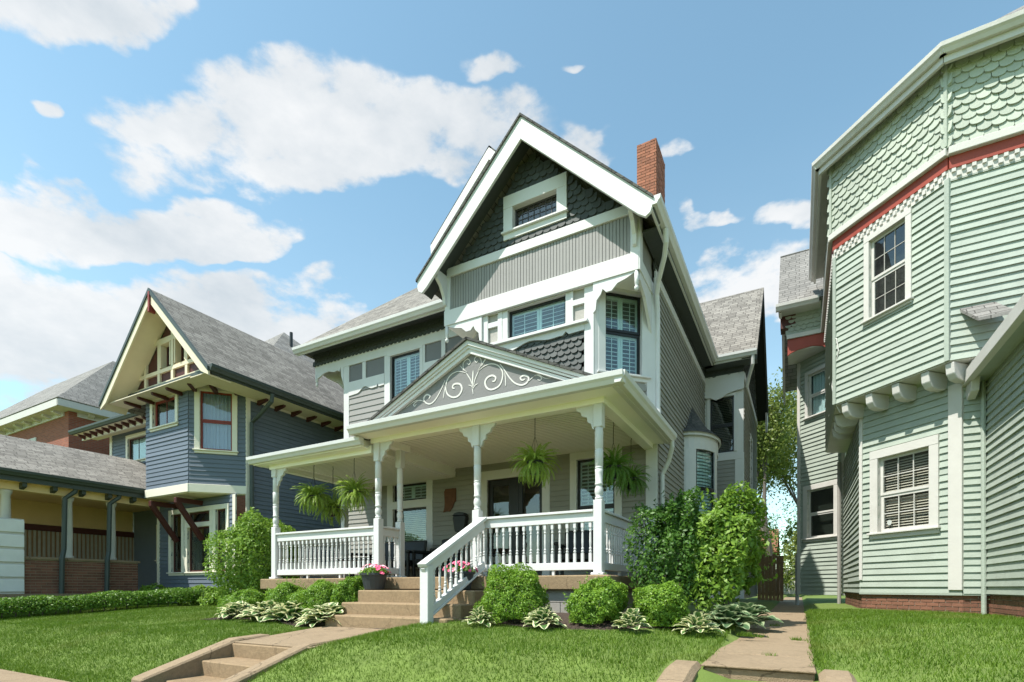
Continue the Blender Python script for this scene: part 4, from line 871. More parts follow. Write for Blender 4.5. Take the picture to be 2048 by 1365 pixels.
# brick base under the siding
for fr_, u0, u1 in ((c1, 0, L1), (f2, 2.33, 2.66), (left(1.05), -16.6, -12.30)):
    sh = Fr(fr_.o.x-fr_.n.x*.03, fr_.o.y-fr_.n.y*.03, math.degrees(fr_.a)); w_ = backing(G, sh, [(u0, .9), (u1, .9), (u1, 1.5), (u0, 1.5)], [], 'mortar', 'brick_base'); bricks(G, w_, sh, u0, u1, 1.02, 1.5, 'brick_dark')
MB().box(c1, -.01, L1+.01, 1.475, 1.52, -.02, .03).build('water_table', 'mint', G); MB().box(f2, 2.33, 2.66, 1.475, 1.52, -.02, .03).build('water_table', 'mint', G)
# front wing whose left wall runs out of view
lw = left(2.63); siding(G, lw, [(-11.02, 1.5), (-7.4, 1.5), (-7.4, 5.05), (-11.02, 5.05)], [], 'mint', .118, name='clapboard')
w_ = backing(G, left(2.66), [(-11.02, .9), (-7.4, .9), (-7.4, 1.5), (-11.02, 1.5)], [], 'mortar', 'brick_base'); bricks(G, w_, left(2.66), -11.02, -7.4, 1.02, 1.5, 'brick_dark')
siding(G, front(7.4), [(2.63, 1.5), (7, 1.5), (7, 5.05), (2.63, 5.05)], [], 'mint', .118)
pipe(G, [(2.57, 10.96, 5.0), (2.57, 10.95, 4.4), (2.575, 10.95, 1.15)], .035, 'mint')
q = MB().prism([(2.36, 11.25, 4.92), (2.36, 11.25, 5.02), (4.6, 11.25, 6.5), (4.6, 11.25, 6.4)], (0, -4.2, 0)); q.build('porch_roof', 'roof_grey', G)
MB().cube(2.30, 2.40, 7.05, 11.2, 4.86, 5.05).build('fascia', 'white_old', G, bevel=.006); MB().cube(2.4, 2.63, 7.05, 11.0, 4.9, 4.93).build('soffit', 'mint', G)
MB().prism([(2.2, 10.62, 5.95), (2.62, 10.62, 5.95), (2.75, 10.25, 5.62), (2.35, 10.25, 5.60)], (0, 0, .05)).build('roof_flashing', 'roof_grey', G)
# overhanging second floor
c2 = Fr(.62, 12.08, -45); L2 = 1.45*S2; f3 = front(10.63); l2 = left(.62); ZA, ZB = 5.2, 8.08; wh2 = (.735, 1.40, 6.50, 7.93)
siding(G, c2, [(0, ZA), (L2, ZA), (L2, ZB), (0, ZB)], [wh2], 'mint', .118)
siding(G, f3, [(2.07, ZA), (6.5, ZA), (6.5, ZB), (2.07, ZB)], [], 'mint', .118)
siding(G, l2, [(-16.2, ZA), (-12.08, ZA), (-12.08, ZB), (-16.2, ZB)], [], 'mint', .118)
window(G, c2, *wh2, cw=.10, cm='white_old', sm='white_old', split=.5, inside_=None, mun=(3, 2), munlow=(3, 2), reveal=.03, proud=.058, fw=.045, sill=True, glass='glass_dark', room='screen_grey', lead='muntin_grey')
for fr_, a in ((c2, L2), (c2, 0)): MB().box(fr_, a-.035, a+.035, ZA, ZB, .0, .046).build('corner_board', 'mint', G)
MB().prism([(.62, 12.08, ZA-.02), (2.07, 10.63, ZA-.02), (6.5, 10.63, ZA-.02), (6.5, 12.5, ZA-.02), (1.2, 16.5, ZA-.02), (.62, 16.2, ZA-.02)], (0, 0, .03)).build('soffit', 'white_old', G)
for u in (.12, .62, 1.12, 1.62, 2.0):       # rounded joist ends
    p = c1.P(u-.1, 0, 0); k = [(0, 5.17), (.0, 4.95), (.06, 4.90), (.24, 4.89), (.36, 4.92), (.43, 5.0), (.45, 5.17)]
    MB().prism([c1.P(u-.16, z, n_) for n_, z in k], c1.u*.13).build('joist_end', 'white_old', G, bevel=.01)
for y in (12.7, 13.2, 13.7): MB().prism([(1.05, y, 5.17), (1.05, y, 4.95), (.98, y, 4.9), (.75, y, 4.9), (.66, y, 4.98), (.63, y, 5.17)], (0, .13, 0)).build('joist_end', 'white_old', G, bevel=.01)
MB().prism([f2.P(2.36, z, n_) for n_, z in [(0, 5.17), (0, 4.72), (.08, 4.62), (.3, 4.70), (.36, 4.9), (.38, 5.17)]], (.11, 0, 0)).build('joist_end', 'white_old', G, bevel=.01)
# dentils, red band, flared shingle skirt
dent = MB().prism([(0, 0, 0), (.05, 0, 0), (.05, 0, .055), (0, 0, .055)], (0, -.03, 0)).mesh('dentil', 'white_old')
for fr_, u0, u1 in ((c2, -.02, L2+.02), (f3, 2.07, 6.5), (l2, -16.2, -12.06)):
    bd = MB().box(fr_, u0, u1, ZB-.03, ZB+.14, 0, .03).build('dentil_band', 'white_old', G); MB().box(fr_, u0, u1, ZB+.14, ZB+.33, 0, .055).build('red_band', 'red', G)
    MB().box(fr_, u0-.02, u1+.02, ZB+.33, ZB+.45, 0, .13).build('skirt_moulding', 'white_old', G, bevel=.008)
    k = 0; u = u0+.03
    while u < min(u1, u0+4.6)-.05:
        piece(G, 'dentil', bd, dent, Fr(fr_.o.x+fr_.n.x*.03, fr_.o.y+fr_.n.y*.03, math.degrees(fr_.a)).mat()@Matrix.Translation((u, 0, ZB+.075 if k % 2 == 0 else ZB+.0))); u += .062; k += 1
sk = .07
c4 = Fr(.55, 12.051, -45); f5 = front(10.63-sk); l4 = left(.62-sk)
shingles(G, c4, [(0, ZB+.47), (2.108, ZB+.47), (2.108, 10.0), (0, 10.0)], [], 'mint_shingle', .175, .122, 'round', .038)
shingles(G, f5, [(2.04, ZB+.47), (4.6, ZB+.47), (4.6, 10.0), (2.04, 10.0)], [], 'mint_shingle', .175, .122, 'round', .038)
backing(G, f5, [(4.6, ZB+.4), (6.5, ZB+.4), (6.5, 10.0), (4.6, 10.0)], [], 'mint_shingle')
shingles(G, l4, [(-13.4, ZB+.47), (-12.1, ZB+.47), (-12.1, 10.0), (-13.4, 10.0)], [], 'mint_shingle', .175, .122, 'round', .038)
backing(G, l4, [(-16.2, ZB+.4), (-13.4, ZB+.4), (-13.4, 10.0), (-16.2, 10.0)], [], 'mint_shingle')
MB().box(c4, 2.085, 2.135, ZB+.47, 9.98, -.01, .05).build('corner_board', 'mint_shingle', G); MB().box(c4, -.02, .03, ZB+.47, 9.98, -.01, .045).build('corner_board', 'mint_shingle', G)
# eaves
OH = .27; e0 = Vector((.62-OH, 12.08-OH*.41, 0)); e1 = Vector((2.07-OH*.41, 10.63-OH, 0)); e2 = Vector((7, 10.63-OH, 0)); em = Vector((.62-OH, 16.2, 0)); up = Vector((0, 0, 1))
MB().prism([em+up*9.86, e0+up*9.86, e1+up*9.86, e2+up*9.86, Vector((7, 11, 9.86)), Vector((2.3, 11, 9.86)), Vector((1.0, 12.4, 9.86)), Vector((1.0, 16.2, 9.86))], (0, 0, .04)).build('soffit', 'white_old', G)
for a, b_ in ((em, e0), (e0, e1), (e1, e2)): gutter(G, a+up*9.84, b_+up*9.84, 'white_old', .145, ext=.06)
for a, b_ in ((em, e0), (e0, e1), (e1, e2)): MB().beam(a+up*9.80, b_+up*9.80, .05, .12).build('fascia', 'white_old', G)
def gslab(pts, th, m, name='roof'): return slab(pts, th, m, name, G)
ap = Vector((5.5, 15.5, 14.6)); zz = 10.0
for a, b_ in ((em, e0), (e0, e1), (e1, e2)):
    o_ = MB().face([a+up*zz, b_+up*zz, ap]).build('roof', 'roof_grey', G, recalc=False)
MB().prism([(2.6, 10.95, 9.9), (3.3, 10.95, 10.4), (6, 10.95, 10.6), (6, 10.95, 9.9)], (0, .6, 0)).build('roof_dormer', 'roof_grey', G)
# far bay of the green house
c5 = Fr(0, 17.6, -45); L5 = 1.05*S2; w5 = (.31, 1.19, 3.02, 4.40); w6 = (.33, 1.12, 6.50, 7.72)
siding(G, c5, [(0, 1.4), (L5, 1.4), (L5, 8.25), (0, 8.25)], [w5, w6], 'mint', .118)
window(G, c5, *w5, cw=.14, cm='white_old', sm='white_old', split=.5, inside_=None, reveal=.03, proud=.058, sill=True, room='screen_grey', glass='glass_dark')
window(G, c5, *w6, cw=.10, cm='white_old', sm='white_old', split=.5, inside_='curtain', reveal=.03, proud=.058, sill=True)
siding(G, left(0), [(-21, 1.4), (-17.6, 1.4), (-17.6, 8.25), (-21, 8.25)], [], 'mint', .118)
for a in (0.0, L5): MB().box(c5, a-.05, a+.05, 1.4, 8.2, 0, .05).build('corner_board', 'white_old', G)
ob = Fr(0, 16.62, 0); MB().cube(-.30, 1.0, 16.62, 17.6, 8.22, 8.26).build('soffit', 'white_old', G)
MB().poly(ob, [(-.30, 8.55), (-.30, 8.10), (-.22, 8.16), (-.05, 8.22), (.3, 8.26), (.55, 8.2), (.7, 8.06), (.95, 8.02), (.95, 8.55)], 0, .04).build('red_band', 'red', G)
MB().box(ob, -.32, .98, 8.55, 8.66, 0, .09).build('skirt_moulding', 'white_old', G); shingles(G, ob, [(-.28, 8.68), (.95, 8.68), (.95, 9.75), (-.28, 9.75)], [], 'mint_shingle', .15, .12, 'round', .035)
for sy in (-1, 1): gslab([(-.52, 18.1, 11.80), (1.0, 18.1, 11.80), (1.0, 18.1+sy*(1.95 if sy < 0 else 2.6), 9.35 if sy < 0 else 8.5), (-.52, 18.1+sy*(1.95 if sy < 0 else 2.6), 9.35 if sy < 0 else 8.5)], .1, 'roof_grey')
gutter(G, (-.58, 16.2, 9.2), (.45, 16.2, 9.2), 'white_old', .16); MB().cube(-.52, .5, 16.2, 16.62, 9.24, 9.27).build('soffit', 'white_old', G)
MB().prism([(-.5, 16.25, 9.2), (-.5, 18.1, 11.6), (-.5, 20.6, 8.4), (-.5, 20.6, 8.0), (-.5, 18.1, 11.2), (-.5, 16.4, 9.1)], (.06, 0, 0)).build('rake_board', 'white_old', G)
backing(G, left(-.05), [(-20.4, 8.25), (-16.65, 8.25), (-16.65, 9.3), (-18.1, 11.2), (-20.4, 8.6)], [], 'white_old')
MB().prism([(-.48, 16.6, 8.9), (-.48, 17.0, 8.9), (-.1, 17.0, 8.9), (-.1, 16.6, 8.9)], (0, 0, .5)).build('bracket_block', 'oxblood', G)
pipe(G, [(-.07, 17.75, 1.0), (-.07, 17.75, 2.3), (-.07, 17.7, 2.6)], .05, 'foundation'); pipe(G, [(.92, 16.42, 1.05), (.92, 16.42, 4.95)], .045, 'foundation')

# ================================================================== THE BLUE HOUSE (left)
B = thing('blue_house', 'slate blue clapboard house with cream trim and half-timbered gable', 'house', (-15, 9, 1.1))
YB = 8.02; bfr = front(YB); XB = -13.2; bc = Fr(-14.17, 8.03, 45); LB = 1.372; brw = right(XB)
fwh = (-15.86, -14.74, 6.05, 6.80)
siding(B, bfr, [(-16.24, 4.36), (-14.17, 4.36), (-14.17, 7.0), (-16.24, 7.0)], [fwh], 'blue', .115)
window(B, bfr, *fwh, cw=.12, cm='creamw', sm='redsash', split=None, inside_='curtain', mun=(2, 1), proud=.05, fw=.07, glass='glass_dark')
cwh = (.26, 1.03, 5.28, 6.85)
siding(B, bc, [(0, 4.36), (LB, 4.36), (LB, 7.0), (0, 7.0)], [cwh], 'blue', .115)
window(B, bc, *cwh, cw=.13, cm='creamw', sm='redsash', split=.5, inside_='bluecurtain', proud=.05, glass='glass_clear')
siding(B, brw, [(9.0, 1.5), (18.5, 1.5), (18.5, 7.0), (9.0, 7.0)], [(13.2, 13.9, 5.2, 6.6)], 'blue', .115)
window(B, brw, 13.2, 13.9, 5.2, 6.6, cw=.12, cm='creamw', sm='oxblood', split=.5, inside_=None)
MB().box(brw, 8.98, 9.1, 1.5, 7.0, 0, .035).build('corner_board', 'creamw', B); MB().box(brw, 9.1, 18.5, 6.72, 6.80, 0, .035).build('frieze_board', 'creamw', B)
for fr_, a, b_ in ((bfr, -16.26, -14.15), (bc, -.02, LB+.02)): MB().box(fr_, a, b_, 4.14, 4.36, -.02, .04).build('skirt_board', 'creamw', B, bevel=.006)
MB().box(bfr, -16.26, -14.1, 6.92, 7.04, 0, .05).build('frieze_board', 'creamw', B); MB().box(bc, 0, LB, 6.92, 7.04, 0, .05).build('frieze_board', 'creamw', B)
MB().prism([(-16.24, 8.03, 4.12), (-14.17, 8.03, 4.12), (-13.2, 9.0, 4.12), (-16.24, 9.0, 4.12)], (0, 0, .03)).build('soffit', 'cream', B)
# first floor with a triple window
b1 = front(8.72); tw = [(-16.25, -15.72, 2.05, 3.75), (-15.42, -14.35, 2.05, 3.32), (-15.42, -14.35, 3.45, 3.75), (-14.08, -13.62, 2.05, 3.75)]
siding(B, b1, [(-17.0, 1.5), (-13.2, 1.5), (-13.2, 4.12), (-17.0, 4.12)], tw, 'blue', .115)
for k, w_ in enumerate(tw): window(B, b1, *w_, cw=.13, cm='creamw', sm='oxblood', split=None, inside_='curtain_side' if k == 1 else ('curtain' if k == 3 else None), sill=(k != 2), proud=.045, glass='glass_dark')
for a in (-17.0, -13.32): MB().box(b1, a, a+.12, 1.5, 4.1, 0, .04).build('corner_board', 'creamw', B)
for x in (-16.0, -14.75):
    q = MB(); q.beam((x, 8.72, 2.95), (x, 8.02, 3.95), .12, .13, (1, 0, 0)); q.beam((x, 8.72, 3.98), (x, 7.98, 3.98), .12, .13); q.build('strut', 'oxblood', B, bevel=.01)
MB().cube(-13.9, -13.0, 8.3, 9.2, 1.28, 1.5).build('base_ledge', 'concrete', B); MB().box(b1, -17, -13.2, .9, 1.5, -.02, .0).build('foundation', 'foundation', B)
# half-timbered gable
BX, BZ, BP, BR, BHW = -14.86, 9.40, .99, 7.42, 2.57; gw_ = front(8.02)
zt = lambda x: BZ-.25-BP*abs(x-BX)
bp = backing(B, gw_, [(BX-1.95, 7.16), (BX+1.95, 7.16), (BX, 9.1)], [(-15.42, -15.0, 7.66, 8.28), (-14.72, -14.3, 7.66, 8.28)], 'oxblood')
bars = [(BX-2.0, BX+2.0, 7.14, 7.24), (BX-1.7, BX+1.7, 7.50, 7.60), (BX-.95, BX+.95, 8.30, 8.44)]
for a, b_, c_, d_ in bars: MB().box(gw_, a, b_, c_, d_, 0, .06).build('timber', 'cream', B)
for x, z0, z1 in ((-16.2, 7.24, 7.9), (-15.52, 7.24, 8.4), (-14.86, 7.24, 9.2), (-14.2, 7.24, 8.4), (-13.52, 7.24, 7.9)): MB().box(gw_, x-.055, x+.055, z0, z1, 0, .055).build('timber', 'cream', B)
for a, b_ in ((-15.42, -15.0), (-14.72, -14.3)): window(B, gw_, a, b_, 7.66, 8.28, cw=.05, cm='cream', sm='oxblood', split=None, inside_=None, mun=(2, 3), reveal=.12, proud=.05, sill=False)
def bslab(pts, th, m, name='roof'): return slab(pts, th, m, name, B)
for sx in (-1, 1):
    ex_ = BX+sx*BHW; ez = BZ-BP*BHW
    bslab([(BX, BR, BZ), (BX, 18.5, BZ), (ex_, 18.5, ez), (ex_, BR, ez)], .12, 'roof')
    MB().poly(Fr(0, BR-.02, 0), [(BX, BZ-.10), (ex_, ez-.10), (ex_-sx*.0, ez-.36), (ex_-sx*.45, ez-.36), (BX+sx*.0, BZ-.48)][:5] if False else [(BX, BZ-.10), (ex_, ez-.10), (ex_, ez-.20), (ex_-sx*.30, ez-.06), (BX, BZ-.36)], -.05, 0).build('rake_board', 'cream', B, bevel=.005)
    MB().poly(Fr(0, BR-.05, 0), [(BX, BZ+.01), (ex_+sx*.02, ez+.0), (ex_+sx*.02, ez-.11), (BX, BZ-.11)], -.05, 0).build('drip_edge', 'slate_green', B)
    bslab([(BX, BR+.04, BZ-.19), (BX, 8.02, BZ-.19), (ex_-sx*.05, 8.02, ez-.16), (ex_-sx*.05, BR+.04, ez-.16)], .03, 'cream', 'soffit')
MB().prism([(BX, BR-.06, BZ-.1), (BX, BR-.06, BZ-.62), (BX, BR+.1, BZ-.62), (BX, BR+.1, BZ-.1)], (.07, 0, 0)).build('finial_board', 'redsash', B)
MB().box(Fr(0, 7.86, 0), BX-2.35, BX+2.0, 6.93, 7.14, -.12, .0).build('frieze_board', 'slate_green', B); MB().box(Fr(0, 7.80, 0), BX-2.3, BX+1.9, 6.86, 6.94, -.2, .0).build('moulding', 'creamw', B)
MB().cube(-13.2, BX+BHW-.02, 7.5, 18.5, 6.78, 6.80).build('soffit', 'cream', B); MB().cube(BX-BHW, -13.2, 7.5, 8.03, 6.82, 6.84).build('soffit', 'cream', B)
for y in np.arange(9.3, 18, .55): MB().prism([(-13.2, y, 6.78), (-13.2, y, 6.66), (-12.95, y, 6.70), (-12.8, y, 6.73), (-12.78, y, 6.78)], (0, .08, 0)).build('rafter_tail', 'oxblood', B)
for x in (-16.6, -15.9, -15.2, -14.5): MB().prism([(x, 8.02, 6.83), (x, 8.02, 6.72), (x, 7.62, 6.76), (x, 7.6, 6.83)], (.08, 0, 0)).build('rafter_tail', 'oxblood', B)
for k in range(3):
    p = bc.P(.15+k*.5, 6.84, 0); MB().beam(p, p+bc.n*.55, .09, .1).build('rafter_tail', 'oxblood', B)
gutter(B, (BX+BHW-.02, 7.42, 6.76), (BX+BHW-.02, 18.5, 6.76), 'slate_green', .15); MB().cube(BX+BHW-.06, BX+BHW-.02, 7.5, 18.5, 6.72, 6.86).build('fascia', 'slate_green', B)
pipe(B, [(-12.25, 9.1, 6.74), (-12.28, 9.1, 6.55), (-12.8, 9.1, 6.25), (-13.10, 9.1, 6.1), (-13.10, 9.1, 1.2)], .055, 'slate_green')
# recessed left part with eaves
bl = front(9.5); lwh = (-20.4, -18.7, 5.95, 6.75)
siding(B, bl, [(-21.6, 3.5), (-16.2, 3.5), (-16.2, 7.1), (-21.6, 7.1)], [lwh], 'blue', .115); window(B, bl, *lwh, cw=.12, cm='creamw', sm='oxblood', split=None, inside_='curtain', mun=(3, 1))
MB().box(bl, -21.6, -21.45, 3.5, 7.1, 0, .04).build('corner_board', 'creamw', B)
bslab([(-22.6, 8.7, 7.12), (-15.5, 8.7, 7.12), (-15.5, 12, 9.2), (-20.5, 12, 9.2)], .08, 'roof'); MB().cube(-22.55, -16.2, 8.75, 9.5, 7.0, 7.03).build('soffit', 'cream', B)
gutter(B, (-22.6, 8.75, 7.0), (-16.6, 8.75, 7.0), 'slate_green', .13); MB().cube(-22.5, -16.6, 9.0, 9.06, 6.86, 7.0).build('frieze_board', 'creamw', B)
for x in np.arange(-22.3, -16.6, .42): MB().prism([(x, 9.0, 7.0), (x, 9.0, 6.86), (x, 8.8, 6.93), (x, 8.78, 7.0)], (.08, 0, 0)).build('rafter_tail', 'oxblood', B)
q = MB(); pk = Vector((-18.4, 14.2, 12.0)); cs = [Vector((-18.4+a*3.4, 14.2+b_*3.4, 8.9)) for a, b_ in ((-1, -1), (1, -1), (1, 1), (-1, 1))]
for k in range(4): q.face([cs[k], cs[(k+1) % 4], pk])
q.build('rear_roof', 'roof_grey', B, recalc=False); pipe(B, [(-17.2, 13.6, 10.6), (-17.2, 13.6, 11.45)], .06, 'blackmetal', 'vent_pipe')
# its front porch
bpz = slab([(-16.42, 2.5, 4.42), (-16.42, 8.1, 4.42), (-19.4, 8.1, 5.85), (-19.4, 3.0, 5.85)], .10, 'roof', 'porch_roof', B); slab([(-19.4, 3.0, 5.85), (-19.4, 9.4, 5.85), (-22.5, 9.4, 4.42), (-22.5, 2.5, 4.42)], .1, 'roof', 'porch_roof', B); slab([(-16.42, 8.1, 4.42), (-16.25, 9.4, 4.5), (-19.4, 9.4, 5.85), (-19.4, 8.1, 5.85)], .1, 'roof', 'porch_roof', B)
gutter(B, (-16.42, 2.5, 4.27), (-16.42, 8.1, 4.27), 'slate_green', .14); MB().cube(-16.46, -16.42, 2.5, 8.1, 4.15, 4.42).build('fascia', 'slate_green', B)
MB().cube(-22, -16.46, 2.5, 9.4, 4.16, 4.19).build('porch_ceiling', 'porch_tan', B); MB().cube(-17.0, -16.7, 2.5, 8.4, 3.98, 4.16).build('porch_beam', 'porch_tan', B)
for y in np.arange(3.0, 8.1, .6): MB().prism([(-16.72, y, 4.16), (-16.5, y, 4.16), (-16.5, y, 4.06), (-16.72, y, 4.0)], (0, .09, 0)).build('rafter_tail', 'slate_green', B)
for y in (5.2, 6.43, 7.42): MB().lathe([(.13, 2.36), (.13, 2.42), (.10, 2.45), (.105, 3.0), (.09, 3.85), (.12, 3.9), (.13, 3.98)], (-16.85, y, 0), 14).build('column', 'white_old', B, smooth=True)
kw = MB().cube(-17.05, -16.67, 5.5, 8.0, .9, 2.30).build('brick_parapet', 'mortar', B); bricks(B, kw, right(-16.67), 5.5, 8.0, .95, 2.28, 'brick_dark', bl=.215, bh=.072); MB().cube(-17.1, -16.62, 5.45, 8.05, 2.30, 2.37).build('coping', 'concrete', B, bevel=.01)
for y in (6.30, 7.30): pipe(B, [(-16.5, y+.18, 4.27), (-16.52, y+.16, 4.1), (-16.62, y-.02, 3.9), (-16.62, y-.04, 2.6), (-16.56, y-.10, 2.35), (-16.56, y-.12, 1.05)], .06, 'slate_green')
scr = MB().cube(-16.68, -16.60, 4.0, 5.46, 1.45, 3.27).build('porch_screen', 'white_old', B)
for k in range(5): MB().cube(-16.60, -16.565, 4.0, 5.46, 1.5+k*.36, 1.80+k*.36).build('screen_board', 'curtain', scr, bevel=.01)
MB().cube(-22, -16.5, 3, 9.4, 1.0, 1.45).build('porch_floor', 'concrete', B)
bb_ = MB().cube(-19.9, -19.86, 3.0, 9.4, 2.3, 3.3).build('reed_blind', 'wood', B); q = MB()
for y in np.arange(3.0, 9.4, .11): q.cube(-19.86, -19.83, y, y+.06, 2.32, 3.3)
o_ = q.build('reeds', 'fence_pale', bb_); o_['kind'] = 'stuff'
MB().cube(-20.0, -19.9, 3.0, 9.4, 1.45, 4.16).build('wall', 'porch_tan', B); MB().cube(-19.88, -19.80, 3.0, 9.4, 3.3, 3.48).build('valance', 'oxblood', B)
pw = front(9.38); window(B, pw, -18.2, -17.75, 2.5, 3.5, cw=.15, cm='cream', sm='oxblood', split=None, inside_=None); MB().box(pw, -19.8, -17.0, 1.45, 4.16, -.1, -.01).build('wall', 'blue', B)

# ================================================================== FAR LEFT: BRICK HOUSE
K = thing('brick_house', 'red brick house with white bracketed eaves and grey hip roof', 'house', (-30, 13, 1.0))
kf = front(9.62); kr = right(-25.15)
def brickmat():
    m = bpy.data.materials.new('brickwall'); m.use_nodes = True; t = m.node_tree; L = t.links.new; p = t.nodes['Principled BSDF']; uv = N(t, 'ShaderNodeUVMap')
    b = N(t, 'ShaderNodeTexBrick'); L(uv.outputs[0], b.inputs['Vector']); b.inputs['Scale'].default_value = 1; b.inputs['Brick Width'].default_value = .21; b.inputs['Row Height'].default_value = .07; b.inputs['Mortar Size'].default_value = .008
    b.inputs['Color1'].default_value = (.22, .06, .035, 1); b.inputs['Color2'].default_value = (.30, .09, .05, 1); b.inputs['Mortar'].default_value = (.2, .13, .1, 1); L(b.outputs['Color'], p.inputs['Base Color']); p.inputs['Roughness'].default_value = .9; M['brickwall'] = m
brickmat()
backing(K, kf, [(-38, .8), (-25.15, .8), (-25.15, 8.6), (-38, 8.6)], [(-29.6, -28.3, 5.5, 7.6)], 'brickwall'); backing(K, kr, [(9.62, .8), (20, .8), (20, 8.6), (9.62, 8.6)], [], 'brickwall')
window(K, kf, -29.6, -28.3, 5.5, 7.6, cw=.3, cm='white_old', sm='oxblood', split=.5, inside_='curtain')
MB().cube(-38, -24.8, 9.2, 9.9, 8.55, 8.62).build('soffit', 'white_old', K); MB().cube(-25.5, -24.8, 9.9, 20, 8.552, 8.62).build('soffit', 'white_old', K)
MB().cube(-38, -24.75, 9.12, 9.2, 8.56, 8.82).build('fascia', 'white_old', K); MB().cube(-24.8, -24.72, 9.12, 20, 8.56, 8.82).build('fascia', 'white_old', K)
MB().box(kf, -38, -25.48, 8.38, 8.55, 0, .06).build('frieze_board', 'white_old', K); MB().box(kr, 9.9, 20, 8.38, 8.55, 0, .06).build('frieze_board', 'white_old', K)
for x in np.arange(-37.5, -25.3, .9): MB().prism([(x, 9.62, 8.55), (x, 9.62, 8.40), (x, 9.45, 8.44), (x, 9.3, 8.5), (x, 9.3, 8.55)], (.2, 0, 0)).build('eave_bracket', 'white_old', K)
for y in np.arange(10.2, 18, .9): MB().prism([(-25.15, y, 8.55), (-25.15, y, 8.40), (-25.0, y, 8.44), (-24.9, y, 8.5), (-24.9, y, 8.55)], (0, .2, 0)).build('eave_bracket', 'white_old', K)
r0 = Vector((-24.7, 9.1, 8.86)); ap_ = Vector((-28.0, 12.4, 12.15))
slab([(-38, 9.1, 8.86), r0, ap_, (-34.5, 12.4, 12.15)], .08, 'roof_grey', 'roof', K); slab([r0, (-24.7, 19, 8.86), (-28, 15.7, 12.15), ap_], .08, 'roof_grey', 'roof', K)

# ================================================================== PLANTS
def np_mesh(name, V, nf, m, uv=None):
    me = bpy.data.meshes.new(name); k = V.shape[1]; n = V.shape[0]
    me.vertices.add(n*k); me.vertices.foreach_set('co', V.reshape(-1)); me.loops.add(n*k); me.loops.foreach_set('vertex_index', np.arange(n*k)); me.polygons.add(n)
    me.polygons.foreach_set('loop_start', np.arange(0, n*k, k)); me.polygons.foreach_set('loop_total', np.full(n, k)); me.update(); me.materials.append(M[m]); return me
def unit(a): return a/np.linalg.norm(a, axis=-1, keepdims=True)
def leaves(P, Nrm, size, m, name, parent, asp=.5, jit=.8):
    n = len(P); d = unit(Nrm+rng.normal(0, jit, (n, 3))); a = unit(np.cross(d, rng.normal(0, 1, (n, 3)))); b = np.cross(d, a); s = (size*rng.uniform(.6, 1.25, n))[:, None]
    V = np.stack([P-a*s, P-b*s*asp+d*s*.12, P+a*s, P+b*s*asp+d*s*.12], 1); return link(name, np_mesh(name, V, 4, m), parent)
def lump(D, seed, k=.2):
    r = np.ones(len(D)); g = np.random.default_rng(seed)
    for _ in range(7): w = g.normal(0, 1, 3)*2.6; r += k*.42*np.sin(D@w+g.random()*6.28)
    for _ in range(10): w = g.normal(0, 1, 3)*6.5; r += k*.22*np.sin(D@w+g.random()*6.28)
    return r
def shrub(name, label, c, rad, n, size, m, seed, group=None, cat='shrub', flat=.25, core=.72, k=.2, asp=.5, sprigs=0):
    c = np.array(c, float); base = float(gz(c[0], c[1])); t = thing(name, label, cat, (c[0], c[1], base), group)
    D = unit(rng.normal(0, 1, (n, 3))); D[:, 2] = np.where(D[:, 2] < -flat-.35, -D[:, 2], D[:, 2]); r = lump(D, seed, k)*np.where(rng.random(n) < core, rng.uniform(.88, 1.03, n), rng.uniform(.35, .9, n))
    P = c+D*r[:, None]*np.array(rad); P[:, 2] = np.maximum(P[:, 2], base+.03)
    leaves(P, D+np.array([0, 0, .35]), size, m, 'foliage', t, asp)['kind'] = 'stuff'
    if sprigs:
        Q = []; NN = []
        for _ in range(sprigs):
            d_ = unit(rng.normal(0, 1, 3)+np.array([0, 0, .9])); p0 = c+d_*np.array(rad)*.95; up_ = unit(d_+np.array([0, 0, .8])); l = rng.uniform(.5, 1.0)*size*7
            for i in range(9): Q.append(p0+up_*l*i/9+rng.normal(0, size*.35, 3)); NN.append(up_)
        leaves(np.array(Q), np.array(NN), size*.95, m, 'young_shoots', t, asp)['kind'] = 'stuff'
    q = MB()
    for _ in range(6): a = random.random()*6.28; e = c+np.array([math.cos(a)*rad[0]*.5, math.sin(a)*rad[1]*.5, rad[2]*.4]); q.tube([(c[0], c[1], base-.05), ((c[0]+e[0])/2, (c[1]+e[1])/2, base+(e[2]-base)*.4), e], [.02, .014, .006], 5)
    q.build('stems', 'bark', t); return t
def gx(px, Y): dx, dy = ray(px); return dx/dy*Y
# big shrubs
shrub('large_shrub', 'large rounded bright green shrub at the left end of the porch', (gx(517, 7.75), 7.75, 1.98), (.84, .8, 1.12), 19000, .038, 'leaf_bright', 1, k=.2, sprigs=26)
shrub('large_shrub', 'tall dense dark green shrub against the right end of the porch railing', (gx(1343, 7.75), 7.75, 1.98), (.47, .55, .92), 13000, .030, 'leaf_dark', 2, k=.2, sprigs=22, core=.8)
shrub('large_shrub', 'yellow-green shrub between the dark shrub and the side path', (gx(1445, 8.15), 8.15, 1.95), (.60, .7, .95), 14500, .040, 'leaf_bright', 4, k=.24, sprigs=26)
